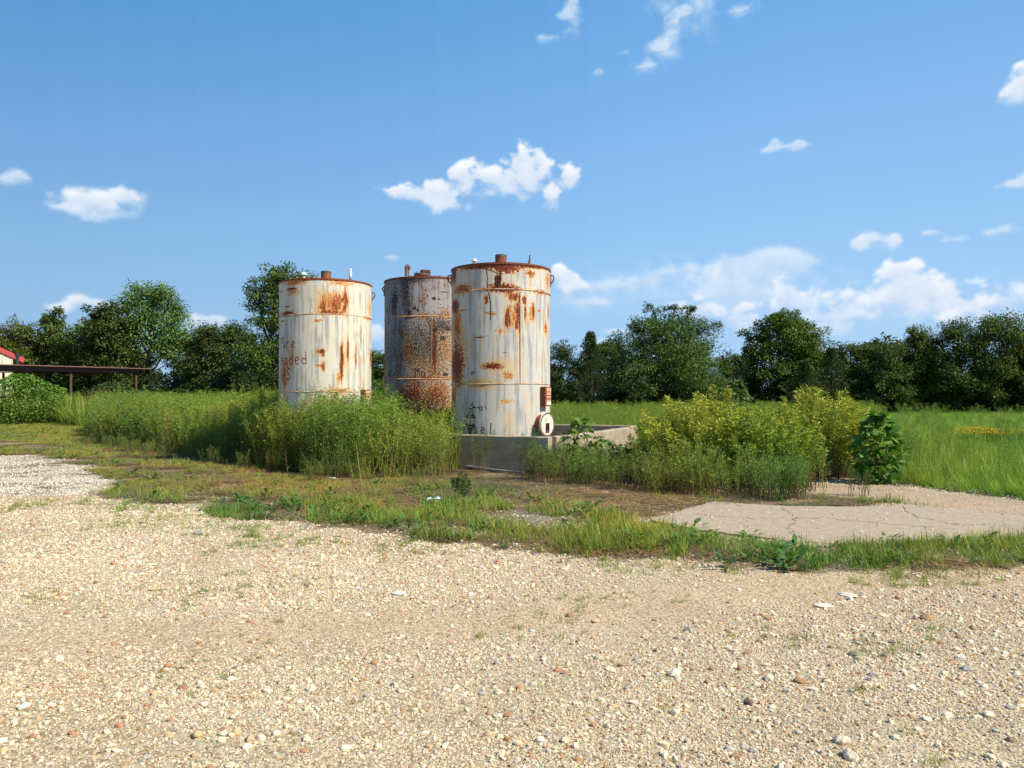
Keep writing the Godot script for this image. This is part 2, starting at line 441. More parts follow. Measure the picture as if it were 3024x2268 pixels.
func make_materials() -> void:
	M.leaf = foliage(Color(0.65, 0.7, 0.25))
	M.grass = foliage(Color(0.75, 0.8, 0.3), 0.5)
	M.dry = foliage(Color(0.3, 0.27, 0.2), 0.8)
	M.bark = surf(Color.WHITE, 0.9, true)
	M.stone = surf(Color.WHITE, 0.85, true)
	M.paint = surf(Color.WHITE, 0.6, true)
	# gravel: pebbles by cell, finer grit, stains
	var g := surf(Color.WHITE, 0.92, true)
	g.albedo_texture = noise_tex(1024, 0.075, 1, FastNoiseLite.TYPE_CELLULAR, [[0.0, grey(0.66)], [0.25, Color(0.80, 0.75, 0.68)], [0.5, grey(0.88)], [0.8, Color(0.97, 0.94, 0.9)], [1.0, grey(1.0)]], 3)
	g.heightmap_enabled = true
	g.heightmap_texture = noise_tex(1024, 0.075, 2, FastNoiseLite.TYPE_CELLULAR, [[0.0, grey(1.0)], [1.0, grey(0.0)]], 3)
	g.heightmap_scale = 0.7
	g.uv1_triplanar = true
	g.uv1_world_triplanar = true
	g.uv1_scale = Vector3.ONE * 0.8
	M.ground = g
	var c := surf(Color.WHITE, 0.9, true)
	c.albedo_texture = noise_tex(1024, 0.0035, 6, FastNoiseLite.TYPE_SIMPLEX, [[0.0, Color(0.74, 0.71, 0.66)], [0.4, Color(0.86, 0.84, 0.80)], [0.6, Color(0.92, 0.90, 0.86)], [1.0, Color(1.0, 0.99, 0.97)]], 8)
	c.heightmap_enabled = true
	c.heightmap_texture = noise_tex(512, 0.06, 4, FastNoiseLite.TYPE_SIMPLEX, [], 9)
	c.heightmap_scale = 0.03
	c.uv1_triplanar = true
	c.uv1_world_triplanar = true
	c.uv1_scale = Vector3.ONE * 0.55
	M.concrete = c
	var sl := surf(Color.WHITE, 0.92, true)
	sl.albedo_texture = noise_tex(1024, 0.02, 5, FastNoiseLite.TYPE_SIMPLEX_SMOOTH, [[0.0, Color(0.86, 0.84, 0.80)], [0.45, Color(0.93, 0.91, 0.88)], [1.0, Color(1.0, 0.99, 0.97)]], 18)
	sl.uv1_triplanar = true
	sl.uv1_world_triplanar = true
	sl.uv1_scale = Vector3.ONE * 0.31
	M.slab = sl
	var r := surf(Color.WHITE, 0.8, true)
	r.albedo_texture = noise_tex(512, 0.03, 5, FastNoiseLite.TYPE_SIMPLEX, [[0.0, Color(0.34, 0.16, 0.08)], [0.4, Color(0.47, 0.26, 0.16)], [0.62, Color(0.62, 0.39, 0.25)], [1.0, Color(0.80, 0.62, 0.47)]], 21)
	r.uv1_triplanar = true
	r.uv1_scale = Vector3.ONE * 1.7
	M.rust = r


# ---------------------------------------------------------------- ground
func ground_color(x: float, z: float) -> Color:
	var d := -z
	var a := n_low.get_noise_2d(x * 6.0, z * 6.0)
	var b := n_mid.get_noise_2d(x * 10.0, z * 10.0)
	var f := n_fine.get_noise_2d(x * 30.0, z * 30.0)
	var gravel := Color(0.585, 0.505, 0.34).lerp(Color(0.62, 0.50, 0.325), smooth(-0.1, 0.4, a))
	gravel = gravel.lerp(Color(0.66, 0.575, 0.43), smooth(0.1, 0.5, b) * 0.6)
	# worn wheel tracks of fine peach dirt crossing in front
	var track := exp(-pow((d - (6.0 + 0.25 * x + 0.4 * a)) / 0.45, 2.0)) * (0.7 if x < 2.0 else 0.3)
	gravel = gravel.lerp(Color(0.68, 0.525, 0.355), clampf(track, 0.0, 1.0))
	var soil := Color(0.085, 0.085, 0.03).lerp(Color(0.15, 0.115, 0.05), smooth(-0.3, 0.4, b + f * 0.5))
	var straw := Color(0.36, 0.25, 0.12).lerp(Color(0.17, 0.11, 0.055), smooth(-0.1, 0.5, b * 0.7 + f * 0.6))
	straw = straw.lerp(Color(0.55, 0.50, 0.42), smooth(0.25, 0.5, a + f * 0.5) * 0.8)
	var c := gravel
	if d > 16.0 or in_poly(x, z, right_field, 0.5) or in_poly(x, z, mid_field):
		c = soil
	if in_poly(x, z, grassy, 0.8):
		c = soil.lerp(straw, 0.5).lerp(gravel, smooth(0.1, 0.5, f + b * 0.5) * 0.7)
	if in_poly(x, z, thatch, 0.5):
		c = straw
	if in_poly(x, z, verge, 0.5):
		c = soil.lerp(straw, 0.5).lerp(gravel, smooth(0.2, 0.6, f) * 0.4)
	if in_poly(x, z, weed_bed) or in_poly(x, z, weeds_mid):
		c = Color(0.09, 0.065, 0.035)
	if in_poly(x, z, path, 0.25):
		c = Color(0.58, 0.46, 0.32).lerp(Color(0.50, 0.42, 0.31), smooth(-0.2, 0.4, b))
	if in_poly(x, z, white_patch, 1.4):
		c = Color(0.60, 0.545, 0.455).lerp(straw, smooth(-0.05, 0.3, b * 0.7 + f * 0.8) * 0.85)
	if z > 0.5:
		c = gravel
	return c * (0.95 + 0.10 * f)


func make_ground() -> void:
	var xs := []
	var zs := []
	var x := 0.0
	while x < 900.0:
		xs.append(x)
		x += 0.09 if x < 11.0 else maxf(0.3, x * 0.06)
	var neg := []
	for k in range(xs.size() - 1, 0, -1):
		neg.append(-xs[k])
	xs = neg + xs
	var z := 120.0
	while z > 1.5:
		zs.append(z)
		z -= maxf(1.0, (z - 1.0) * 0.25)
	z = 1.5
	while z > -900.0:
		zs.append(z)
		var d := -z
		z -= 0.4 if d < 2.8 else (0.06 if d < 9.0 else (0.1 if d < 20.0 else maxf(0.4, d * 0.06)))
	var v := PackedVector3Array()
	var n := PackedVector3Array()
	var c := PackedColorArray()
	var idx := PackedInt32Array()
	var w := xs.size()
	for j in zs.size():
		for i in w:
			v.push_back(Vector3(xs[i], ground_y(xs[i], zs[j]), zs[j]))
			n.push_back(Vector3.UP)
			c.push_back(ground_color(xs[i], zs[j]))
			if i > 0 and j > 0:
				var p := j * w + i
				idx.append_array([p - w - 1, p, p - w, p - w - 1, p - 1, p])
	for j in range(1, zs.size() - 1):
		for i in range(1, w - 1):
			var p := j * w + i
			n[p] = (v[p + 1] - v[p - 1]).cross(v[p + w] - v[p - w]).normalized() * (1.0 if (v[p + 1] - v[p - 1]).cross(v[p + w] - v[p - w]).y > 0.0 else -1.0)
	var a := []
	a.resize(Mesh.ARRAY_MAX)
	a[Mesh.ARRAY_VERTEX] = v; a[Mesh.ARRAY_NORMAL] = n; a[Mesh.ARRAY_COLOR] = c; a[Mesh.ARRAY_INDEX] = idx
	var m := ArrayMesh.new()
	m.add_surface_from_arrays(Mesh.PRIMITIVE_TRIANGLES, a)
	tag(obj("ground", m, M.ground), "tan gravel yard running into dirt and grass", "ground", "", "structure")
	# the old slab of concrete, cast in two bays; its rim is broken
	var g := Geo.new()
	var poly := PackedVector2Array()
	for k in pad.size():
		for s in 8:
			var q := pad[k].lerp(pad[(k + 1) % pad.size()], s / 8.0)
			poly.append(q + Vector2(n_fine.get_noise_2d(q.x * 40.0, q.y * 40.0), n_fine.get_noise_2d(q.x * 40.0 + 90.0, q.y * 40.0)) * 0.12)
	var tris := Geometry2D.triangulate_polygon(poly)
	var top := func(q: Vector2) -> Vector3: return Vector3(q.x, 0.045, q.y)
	for k in range(0, tris.size(), 3):
		var q0: Vector3 = top.call(poly[tris[k]])
		var q1: Vector3 = top.call(poly[tris[k + 1]])
		var q2: Vector3 = top.call(poly[tris[k + 2]])
		g.tri(q0, q1, q2, Vector3.UP, Vector3.UP, Vector3.UP, Color(0.44, 0.375, 0.29))
	for k in poly.size():
		var a0: Vector3 = top.call(poly[k])
		var b0: Vector3 = top.call(poly[(k + 1) % poly.size()])
		var out := (b0 - a0).cross(Vector3.UP).normalized()
		if Geometry2D.is_point_in_polygon(Vector2((a0 + b0).x, (a0 + b0).z) * 0.5 + Vector2(out.x, out.z) * 0.02, poly):
			out = -out
		g.quad(a0, b0, b0 + Vector3.DOWN * 0.15, a0 + Vector3.DOWN * 0.15, out, Color(0.36, 0.31, 0.24))
	var slab := obj("concrete_pad", g.mesh(), M.slab)
	tag(slab, "worn flat concrete slab behind the grass strip", "pavement", "", "structure")
	var cr := Geo.new()
	for line in [[Vector2(2.53, -10.72), Vector2(3.30, -10.32), Vector2(4.20, -10.39), Vector2(4.73, -9.94), Vector2(5.45, -9.53)], [Vector2(4.00, -11.42), Vector2(3.85, -10.47), Vector2(3.39, -9.53), Vector2(3.34, -8.86)], [Vector2(5.83, -11.52), Vector2(5.48, -10.47), Vector2(5.64, -9.87), Vector2(6.31, -9.80)]]:
		for k in line.size() - 1:
			var prev: Vector2 = line[k]
			for q in range(1, 9):
				var to: Vector2 = line[k].lerp(line[k + 1], q / 8.0) + Vector2(rng.randf_range(-1, 1), rng.randf_range(-1, 1)) * 0.05
				var across: Vector2 = (to - prev).orthogonal().normalized() * rng.randf_range(0.002, 0.009)
				cr.quad(Vector3(prev.x + across.x, 0.049, prev.y + across.y), Vector3(to.x + across.x, 0.049, to.y + across.y), Vector3(to.x - across.x, 0.049, to.y - across.y), Vector3(prev.x - across.x, 0.049, prev.y - across.y), Vector3.UP, Color(0.17, 0.145, 0.10))
				prev = to
	obj("crack", cr.mesh(), M.paint, slab)
	# pale drive across the far field
	var far := Geo.new()
	var p0 := Vector3(34.44, 0.03, -62)
	for k in 10:
		var a1 := p0 + Vector3(k * 6.0, 0, sin(k * 0.7) * 0.6)
		var b1 := p0 + Vector3(k * 6.0 + 6.0, 0, sin((k + 1) * 0.7) * 0.6)
		far.quad(a1, b1, b1 + Vector3(0, 0.001, -4.5), a1 + Vector3(0, 0.001, -4.5), Vector3.UP, Color(0.55, 0.52, 0.45))
	tag(obj("gravel_drive", far.mesh(), M.concrete), "pale gravel drive crossing the far field", "road", "", "structure")


# ---------------------------------------------------------------- stones
func stone_mesh(detail: int, rough: float, flat: float) -> ArrayMesh:
	var s := SphereMesh.new()
	s.radius = 0.5
	s.height = 1.0
	s.radial_segments = 6 + detail * 3
	s.rings = 2 + detail * 2
	var a := s.get_mesh_arrays()
	var p: PackedVector3Array = a[Mesh.ARRAY_VERTEX]
	var ix: PackedInt32Array = a[Mesh.ARRAY_INDEX]
	var off := Vector3(rng.randf(), rng.randf(), rng.randf()) * 90.0
	for i in p.size():
		var q := p[i]
		var k := 1.0 + rough * n_fine.get_noise_3d(q.x * 60.0 + off.x, q.y * 60.0 + off.y, q.z * 60.0 + off.z)
		p[i] = Vector3(q.x * k, q.y * k * flat, q.z * k * 0.8)
	var g := Geo.new()
	for t in range(0, ix.size(), 3):
		var e := (p[ix[t + 1]] - p[ix[t]]).cross(p[ix[t + 2]] - p[ix[t]])
		if e.length() < 1e-7:
			continue
		var nn := e.normalized()
		if nn.dot(p[ix[t]] + p[ix[t + 1]] + p[ix[t + 2]]) < 0.0:
			nn = -nn
		g.tri(p[ix[t]], p[ix[t + 1]], p[ix[t + 2]], nn, nn, nn, Color.WHITE)
	return g.mesh()


func stone_color() -> Color:
	var r := rng.randf()
	var c := Color(0.66, 0.575, 0.41)
	if r < 0.20: c = Color(0.69, 0.61, 0.45)
	elif r < 0.30: c = Color(0.52, 0.37, 0.21)
	elif r < 0.44: c = Color(0.36, 0.20, 0.10)
	elif r < 0.54: c = Color(0.40, 0.37, 0.33)
	elif r < 0.60: c = Color(0.55, 0.40, 0.32)
	elif r < 0.62: c = Color(0.20, 0.15, 0.11)
	return vary(c, 0.16)


func multi(called: String, parent: Node, m: Mesh, mat: Material, tf: Array, cols: Array) -> void:
	if tf.is_empty():
		return
	var mm := MultiMesh.new()
	mm.transform_format = MultiMesh.TRANSFORM_3D
	mm.use_colors = true
	mm.mesh = m
	mm.instance_count = tf.size()
	for i in tf.size():
		mm.set_instance_transform(i, tf[i])
		mm.set_instance_color(i, cols[i])
	var o := MultiMeshInstance3D.new()
	o.multimesh = mm
	o.material_override = mat
	o.name = called
	parent.add_child(o, true)


func stuff(called: String, label: String, category: String) -> Node3D:
	var o := thing(called, Vector3.ZERO, label, category)
	o.set_meta("kind", "stuff")
	return o


func make_gravel() -> void:
	var top := stuff("gravel", "loose tan and cream gravel stones strewn over the yard", "gravel")
	var tiers := [[2.9, 8.0, 170000, 0.006, 0.013, 0], [2.9, 11.0, 95000, 0.011, 0.024, 0], [2.9, 9.0, 5600, 0.022, 0.046, 1], [8.0, 16.0, 26000, 0.02, 0.04, 0], [11.0, 26.0, 34000, 0.025, 0.045, 2], [3.0, 15.0, 170, 0.045, 0.07, 1]]
	for t in tiers:
		var kinds := []
		var tf := []
		var cols := []
		for k in 5:
			kinds.append(stone_mesh(t[5] % 2, 0.55, rng.randf_range(0.5, 0.8)))
			tf.append([]); cols.append([])
		for i in int(t[2]):
			var d := sqrt(lerpf(t[0] * t[0], t[1] * t[1], rng.randf()))
			var x := rng.randf_range(-1.0, 1.0) * (0.70 * d + 0.6)
			var z := -d
			if t[5] == 2 and not in_poly(x, z, white_patch, 1.4):
				continue
			var a := n_low.get_noise_2d(x * 6.0, z * 6.0)
			var track := exp(-pow((d - (6.0 + 0.25 * x + 0.4 * a)) / 0.6, 2.0))
			if rng.randf() < track * 0.92 or rng.randf() < smooth(0.0, 0.5, n_mid.get_noise_2d(x * 7.0, z * 7.0 + 50.0)) * 0.5:
				continue
			if in_poly(x, z, verge, 0.5) and rng.randf() < 0.8:
				continue
			if in_poly(x, z, thatch, 0.5) and rng.randf() < 0.85:
				continue
			if in_poly(x, z, grassy, 0.5) and rng.randf() < 0.7:
				continue
			var on_pad := in_poly(x, z, pad)
			if in_poly(x, z, path, 0.2) and rng.randf() < 0.8:
				continue
			if on_pad and rng.randf() < 0.96:
				continue
			var s := lerpf(t[3], t[4], pow(rng.randf(), 1.6))
			var b := Basis.from_euler(Vector3(rng.randf_range(-0.5, 0.5), rng.randf() * TAU, rng.randf_range(-0.5, 0.5))).scaled(Vector3(s * rng.randf_range(0.8, 1.4), s, s))
			var k := rng.randi() % 5
			var y := 0.045 if on_pad else ground_y(x, z)
			tf[k].append(Transform3D(b, Vector3(x, y + s * 0.12, z)))
			cols[k].append(stone_color() if not in_poly(x, z, white_patch) else vary(Color(0.60, 0.55, 0.46), 0.22))
		for k in 5:
			multi("stone", top, kinds[k], M.stone, tf[k], cols[k])


# ---------------------------------------------------------------- plants made of many small leaves
func rand_dir() -> Vector3:
	var y := rng.randf_range(-1.0, 1.0)
	var a := rng.randf() * TAU
	var r := sqrt(1.0 - y * y)
	return Vector3(cos(a) * r, y, sin(a) * r)


func tuft(count: int, h: float, w: float, spread: float, droop: float, segs: int, col: Color, tip: Color, by := 0.25) -> ArrayMesh:
	var g := Geo.new()
	for i in count:
		var a := rng.randf() * TAU
		var out := Vector3(cos(a), 0, sin(a))
		var p := Vector3(rng.randf_range(-1, 1), 0, rng.randf_range(-1, 1)) * spread
		var dir := (Vector3.UP + out * rng.randf_range(0.05, 0.85)).normalized()
		var c := vary(col, by)
		g.blade(p, dir, h * rng.randf_range(0.45, 1.1), w * rng.randf_range(0.7, 1.2), droop * rng.randf_range(0.3, 1.3), segs, c, c.lerp(tip, rng.randf_range(0.2, 0.9)))
	return g.mesh()


func thatch_mesh(count: int, length: float, w: float, spread: float, col: Color, dark: Color) -> ArrayMesh:
	var g := Geo.new()
	for i in count:
		var a := rng.randf() * TAU
		var dir := Vector3(cos(a), rng.randf_range(0.02, 0.35), sin(a)).normalized()
		var p := Vector3(rng.randf_range(-1, 1) * spread, rng.randf_range(0.0, 0.05), rng.randf_range(-1, 1) * spread)
		var c := vary(col.lerp(dark, rng.randf()), 0.2)
		g.blade(p, dir, length * rng.randf_range(0.4, 1.2), w, 0.8, 2, c, c)
	return g.mesh()


# an upright weed: stems that branch into wisps of tiny leaves
func wispy(stems: int, h: float, leaves: int, ll: float, lw: float, spread: float, col: Color, stem_col: Color, bare: float) -> ArrayMesh:
	var g := Geo.new()
	for s in stems:
		var a := rng.randf() * TAU
		var lean := Vector3(cos(a), 0, sin(a)) * rng.randf_range(0.05, 0.32)
		var p := Vector3(rng.randf_range(-1, 1), 0, rng.randf_range(-1, 1)) * spread
		var hh := h * rng.randf_range(0.65, 1.08)
		var tip := p + (Vector3.UP + lean).normalized() * hh
		var mid := p.lerp(tip, 0.5) - lean * hh * 0.08
		g.tube([p, mid, tip], [0.006, 0.0045, 0.001], 3, stem_col, false)
		for i in leaves:
			var t := lerpf(bare, 1.0, sqrt(rng.randf()))
			var q := p.lerp(mid, t * 2.0) if t < 0.5 else mid.lerp(tip, t * 2.0 - 1.0)
			var out := rand_dir()
			out.y = absf(out.y) * 0.7
			out = out.normalized()
			q += out * rng.randf() * hh * 0.16 * (1.15 - t)
			var dir := (out + Vector3.UP * rng.randf_range(-0.2, 0.7)).normalized()
			g.leaf(q, dir, dir.cross(rand_dir()).normalized(), ll * rng.randf_range(0.6, 1.3), lw * rng.randf_range(0.7, 1.2), vary(col, 0.28))
	return g.mesh()


# a tall flowering grass: culm, long drooping blades, an open seed head
func seed_stalk(h: float, col: Color, head: Color) -> ArrayMesh:
	var g := Geo.new()
	for s in 3:
		var a := rng.randf() * TAU
		var lean := Vector3(cos(a), 0, sin(a)) * rng.randf_range(0.03, 0.2)
		var p := Vector3(rng.randf_range(-1, 1), 0, rng.randf_range(-1, 1)) * 0.12
		var tip := p + (Vector3.UP + lean).normalized() * h * rng.randf_range(0.8, 1.1)
		g.tube([p, p.lerp(tip, 0.6), tip], [0.005, 0.004, 0.002], 3, head.lerp(col, 0.4), false)
		for i in 3:
			var b := rng.randf() * TAU
			g.blade(p.lerp(tip, rng.randf_range(0.1, 0.55)), (Vector3(cos(b), 1.3, sin(b))).normalized(), 0.55, 0.009, 1.4, 4, vary(col, 0.2), col)
		for i in 22:
			var t := rng.randf_range(0.74, 1.0)
			var q := p.lerp(tip, t)
			var b := rng.randf() * TAU
			var dir := Vector3(cos(b) * 0.8, rng.randf_range(0.2, 1.0), sin(b) * 0.8).normalized()
			g.blade(q, dir, rng.randf_range(0.06, 0.17) * (1.3 - t) * 2.2, 0.004, 0.6, 2, vary(head, 0.3), head)
	return g.mesh()


func broad_weed(count: int, s: float, h: float, col: Color) -> ArrayMesh:
	var g := Geo.new()
	for i in count:
		var a := rng.randf() * TAU
		var out := Vector3(cos(a), rng.randf_range(0.1, 0.8), sin(a)).normalized()
		var p := Vector3(0, rng.randf() * h, 0) + out * rng.randf() * s
		g.leaf(p, out, out.cross(Vector3.UP).normalized(), s * rng.randf_range(0.6, 1.2), s * 0.42, vary(col, 0.25))
	return g.mesh()


func scatter(parent: Node3D, called: String, poly: PackedVector2Array, per_m2: float, meshes: Array, mat: Material, lo: float, hi: float, tint: Color, by: float, wobble := 0.4, patchy := 0.0, far := 0.0) -> void:
	var box := Rect2(poly[0], Vector2.ZERO)
	for p in poly:
		box = box.expand(p)
	var tf := []
	var cols := []
	for m in meshes:
		tf.append([]); cols.append([])
	var n := int(box.get_area() * per_m2)
	for i in n:
		var x := rng.randf_range(box.position.x, box.end.x)
		var z := rng.randf_range(box.position.y, box.end.y)
		if absf(x) > -z * 0.74 + 2.0:
			continue
		# fewer and larger clumps with distance
		var grow := 1.0
		if far > 0.0 and -z > far:
			grow = minf(3.0, -z / far)
			if rng.randf() > 1.0 / (grow * grow):
				continue
		if not in_poly(x, z, poly, wobble):
			continue
		var dens := n_mid.get_noise_2d(x * 9.0, z * 9.0) + 0.6 * n_fine.get_noise_2d(x * 20.0, z * 20.0)
		if patchy > 0.0 and dens < patchy - 0.5 + rng.randf() * 0.3:
			continue
		var s := rng.randf_range(lo, hi) * (1.0 + 0.25 * n_mid.get_noise_2d(x * 7.0, z * 7.0))
		var k := rng.randi() % meshes.size()
		tf[k].append(Transform3D(Basis(Vector3.UP, rng.randf() * TAU).scaled(Vector3(s * grow, s * (1.0 + (grow - 1.0) * 0.15), s * grow)), Vector3(x, ground_y(x, z) - 0.01, z)))
		var hue := n_low.get_noise_2d(x * 12.0, z * 12.0)
		var c := vary(tint, by)
		cols[k].append(Color(c.r * (1.0 + hue * 0.55), c.g * (1.0 + hue * 0.16), c.b) * (1.0 + 0.22 * n_mid.get_noise_2d(x * 5.0 + 70.0, z * 5.0)))
	for k in meshes.size():
		multi(called, parent, meshes[k], mat, tf[k], cols[k])


func make_plants() -> void:
	var green := Color(0.22, 0.32, 0.05)
	var lime := Color(0.40, 0.45, 0.08)
	var deep := Color(0.06, 0.10, 0.025)
	var straw := Color(0.36, 0.26, 0.12)
	var tall := []
	var short := []
	var fine := []
	var fine_dark := []
	var seeds := []
	var litter := []
	var low := []
	for k in 4:
		tall.append(tuft(34, 1.2, 0.007, 0.22, 1.1, 4, green, lime))
		short.append(tuft(26, 0.22, 0.0045, 0.09, 1.2, 3, green, lime, 0.3))
		fine.append(wispy(7, 1.4, 85, 0.06, 0.012, 0.22, green, Color(0.2, 0.2, 0.07), 0.18))
		fine_dark.append(wispy(7, 0.75, 56, 0.045, 0.011, 0.18, Color(0.145, 0.215, 0.055), Color(0.16, 0.11, 0.06), 0.25))
		seeds.append(seed_stalk(1.5, Color(0.24, 0.26, 0.07), Color(0.33, 0.23, 0.11)))
		litter.append(thatch_mesh(34, 0.30, 0.006, 0.2, Color(0.46, 0.34, 0.17), Color(0.13, 0.085, 0.045)))
		low.append(broad_weed(14, 0.10, 0.06, Color(0.11, 0.19, 0.04)))
	# the tall bed in front of the tanks
	var bed := stuff("tall_weeds", "bed of tall wispy green weeds and grass hiding the tank feet", "weeds")
	scatter(bed, "wispy_weed", bed_back, 9.0, fine, M.grass, 1.0, 1.3, Color(1, 1, 1), 0.15, 0.3)
	scatter(bed, "wispy_weed", weed_bed, 8.0, fine, M.grass, 0.75, 1.05, Color(1, 1, 1), 0.15, 0.4)
	var front_ := PackedVector2Array([Vector2(-7.99, -23.50), Vector2(-6.74, -23.11), Vector2(-4.11, -22.36), Vector2(-3.34, -21.32), Vector2(-2.56, -16.67), Vector2(-3.97, -16.28), Vector2(-6.22, -18.97)])
	scatter(bed, "wispy_weed", front_, 16.0, fine, M.grass, 0.95, 1.25, Color(1, 1, 1), 0.15, 0.2)
	scatter(bed, "grass_clump", front_, 5.0, tall, M.grass, 0.9, 1.4, Color(1.1, 1.05, 1.0), 0.15, 0.2)
	var leafy := []
	for k in 3:
		leafy.append(wispy(5, 1.35, 60, 0.12, 0.036, 0.16, Color(0.13, 0.215, 0.045), Color(0.2, 0.13, 0.07), 0.15))
	scatter(bed, "leafy_weed", weed_bed, 1.1, leafy, M.grass, 0.7, 1.15, Color(1, 1, 1), 0.25, 0.4, 0.3)
	scatter(bed, "dock_stalk", weed_bed, 0.35, seeds, M.dry, 0.75, 1.1, Color(0.75, 0.45, 0.4), 0.25, 0.2)
	scatter(bed, "grass_clump", bed_back, 3.0, tall, M.grass, 1.1, 1.5, Color(1.0, 1.0, 1.0), 0.15, 0.3)
	scatter(bed, "grass_clump", weed_bed, 1.5, tall, M.grass, 0.7, 1.0, Color(1.0, 1.0, 1.0), 0.15, 0.3)
	scatter(bed, "dark_weed", weed_bed, 6.0, fine_dark, M.grass, 0.8, 1.2, Color(1.1, 1.1, 1), 0.18, 0.5)
	var edge := PackedVector2Array([Vector2(-15.50, -28.34), Vector2(-9.74, -22.36), Vector2(-6.30, -19.23), Vector2(-4.11, -16.88), Vector2(-2.35, -15.90), Vector2(-1.38, -16.28), Vector2(-1.16, -14.72), Vector2(-2.13, -14.41), Vector2(-3.70, -15.20), Vector2(-5.67, -17.30), Vector2(-8.75, -20.08), Vector2(-13.87, -25.23)])
	scatter(bed, "low_weed", edge, 9.0, fine_dark, M.grass, 0.3, 0.7, Color(1.2, 1.15, 1), 0.25, 0.5)
	scatter(bed, "dead_stem", edge, 1.2, seeds, M.dry, 0.25, 0.55, Color(1.1, 1, 0.9), 0.25, 0.4)
	var mix := stuff("seeding_grass", "tan seed stalks of tall grass rising above the weed bed", "grass")
	scatter(mix, "seed_stalk", PackedVector2Array([Vector2(-39.08, -94.80), Vector2(-20.49, -62.47), Vector2(-9.71, -39.84), Vector2(-5.37, -29.25), Vector2(-17.43, -94.80), Vector2(-29.17, -119.56)]), 3.2, seeds, M.dry, 1.0, 1.5, Color(1, 1, 1), 0.2)
	scatter(mix, "seed_stalk", weed_bed, 1.7, seeds, M.dry, 0.7, 1.1, Color(1, 1, 1), 0.2)
	scatter(mix, "seed_stalk", left_field, 0.25, seeds, M.dry, 0.8, 1.2, Color(1, 0.9, 0.8), 0.2)
	var field := stuff("field_grass", "tall light green grass of the open field", "grass")
	scatter(field, "grass_clump", left_field, 6.0, tall, M.grass, 1.2, 1.6, Color(1.05, 1.0, 1.0), 0.15, 0.5, 0.0, 26.0)
	scatter(field, "wispy_weed", left_field, 3.5, fine, M.grass, 0.9, 1.3, Color(1.0, 1.0, 1.0), 0.15, 0.5, 0.0, 26.0)
	scatter(field, "grass_clump", mid_field, 9.0, tall, M.grass, 0.5, 0.75, Color(0.95, 1.05, 1.0), 0.15, 0.4, 0.0, 26.0)
	scatter(field, "wispy_weed", mid_field, 3.0, fine, M.grass, 0.6, 0.85, Color(1.0, 1.0, 1.0), 0.15, 0.4, 0.0, 26.0)
	scatter(field, "grass_clump", right_field, 12.0, tall, M.grass, 0.28, 0.42, Color(0.9, 1.05, 0.9), 0.15, 0.4, 0.0, 18.0)
	scatter(field, "grass_tuft", right_field, 12.0, short, M.grass, 1.1, 1.7, Color(0.85, 1.05, 0.9), 0.15, 0.3, 0.0, 18.0)
	scatter(field, "wispy_weed", right_field, 1.2, fine, M.grass, 0.4, 0.7, Color(0.8, 0.95, 1.0), 0.2, 0.4, 0.3, 18.0)
	scatter(field, "grass_clump", PackedVector2Array([Vector2(7.56, -16.28), Vector2(8.76, -17.30), Vector2(10.20, -15.37), Vector2(11.56, -13.83), Vector2(9.96, -11.92), Vector2(8.47, -12.46), Vector2(8.01, -13.30), Vector2(7.57, -13.97), Vector2(7.49, -14.87)]), 10.0, tall, M.grass, 0.35, 0.6, Color(0.85, 1.0, 0.95), 0.2, 0.3)
	# weeds before the right-hand wall and the willows
	var mids := stuff("dark_weeds", "thicket of fine dark green weeds before the low wall", "weeds")
	scatter(mids, "wispy_weed", PackedVector2Array([Vector2(0.13, -15.72), Vector2(1.04, -18.46), Vector2(2.92, -17.75), Vector2(2.39, -13.56), Vector2(1.16, -14.41)]), 14.0, fine_dark, M.grass, 0.55, 1.0, Color(1.15, 1.15, 1), 0.2, 0.3)
	scatter(mids, "wispy_weed", PackedVector2Array([Vector2(2.92, -18.46), Vector2(4.03, -18.46), Vector2(5.51, -17.86), Vector2(6.19, -16.28), Vector2(5.42, -13.83), Vector2(4.30, -12.29), Vector2(3.39, -12.46), Vector2(2.31, -13.56)]), 14.0, fine_dark, M.grass, 0.7, 1.35, Color(1.25, 1.25, 1), 0.25, 0.3)
	scatter(mids, "wispy_weed", PackedVector2Array([Vector2(6.93, -18.22), Vector2(9.24, -18.46), Vector2(8.15, -15.90), Vector2(7.14, -15.37), Vector2(5.98, -15.72)]), 14.0, fine_dark, M.grass, 0.4, 0.8, Color(1, 1, 1), 0.2, 0.2)
	scatter(mids, "grass_clump", weeds_mid, 2.0, tall, M.grass, 0.5, 0.8, Color(0.7, 0.8, 0.8), 0.15, 0.3)
	# the strip along the gravel
	var strip := stuff("verge_grass", "strip of grass between the gravel and the concrete slab", "grass")
	scatter(strip, "grass_tuft", verge, 60.0, short, M.grass, 0.45, 1.2, Color(0.85, 0.85, 0.9), 0.3, 0.7, 0.3)
	scatter(strip, "grass_tuft", PackedVector2Array([Vector2(0.82, -9.53), Vector2(1.89, -9.15), Vector2(2.38, -8.75), Vector2(3.50, -8.43), Vector2(4.60, -8.58), Vector2(5.56, -9.06), Vector2(6.32, -9.53), Vector2(8.55, -10.24), Vector2(6.07, -7.28), Vector2(4.77, -7.20), Vector2(3.46, -7.28), Vector2(2.63, -7.39), Vector2(1.80, -7.64), Vector2(0.94, -8.13)]), 70.0, short, M.grass, 0.4, 1.05, Color(0.68, 0.78, 0.8), 0.3, 0.6)
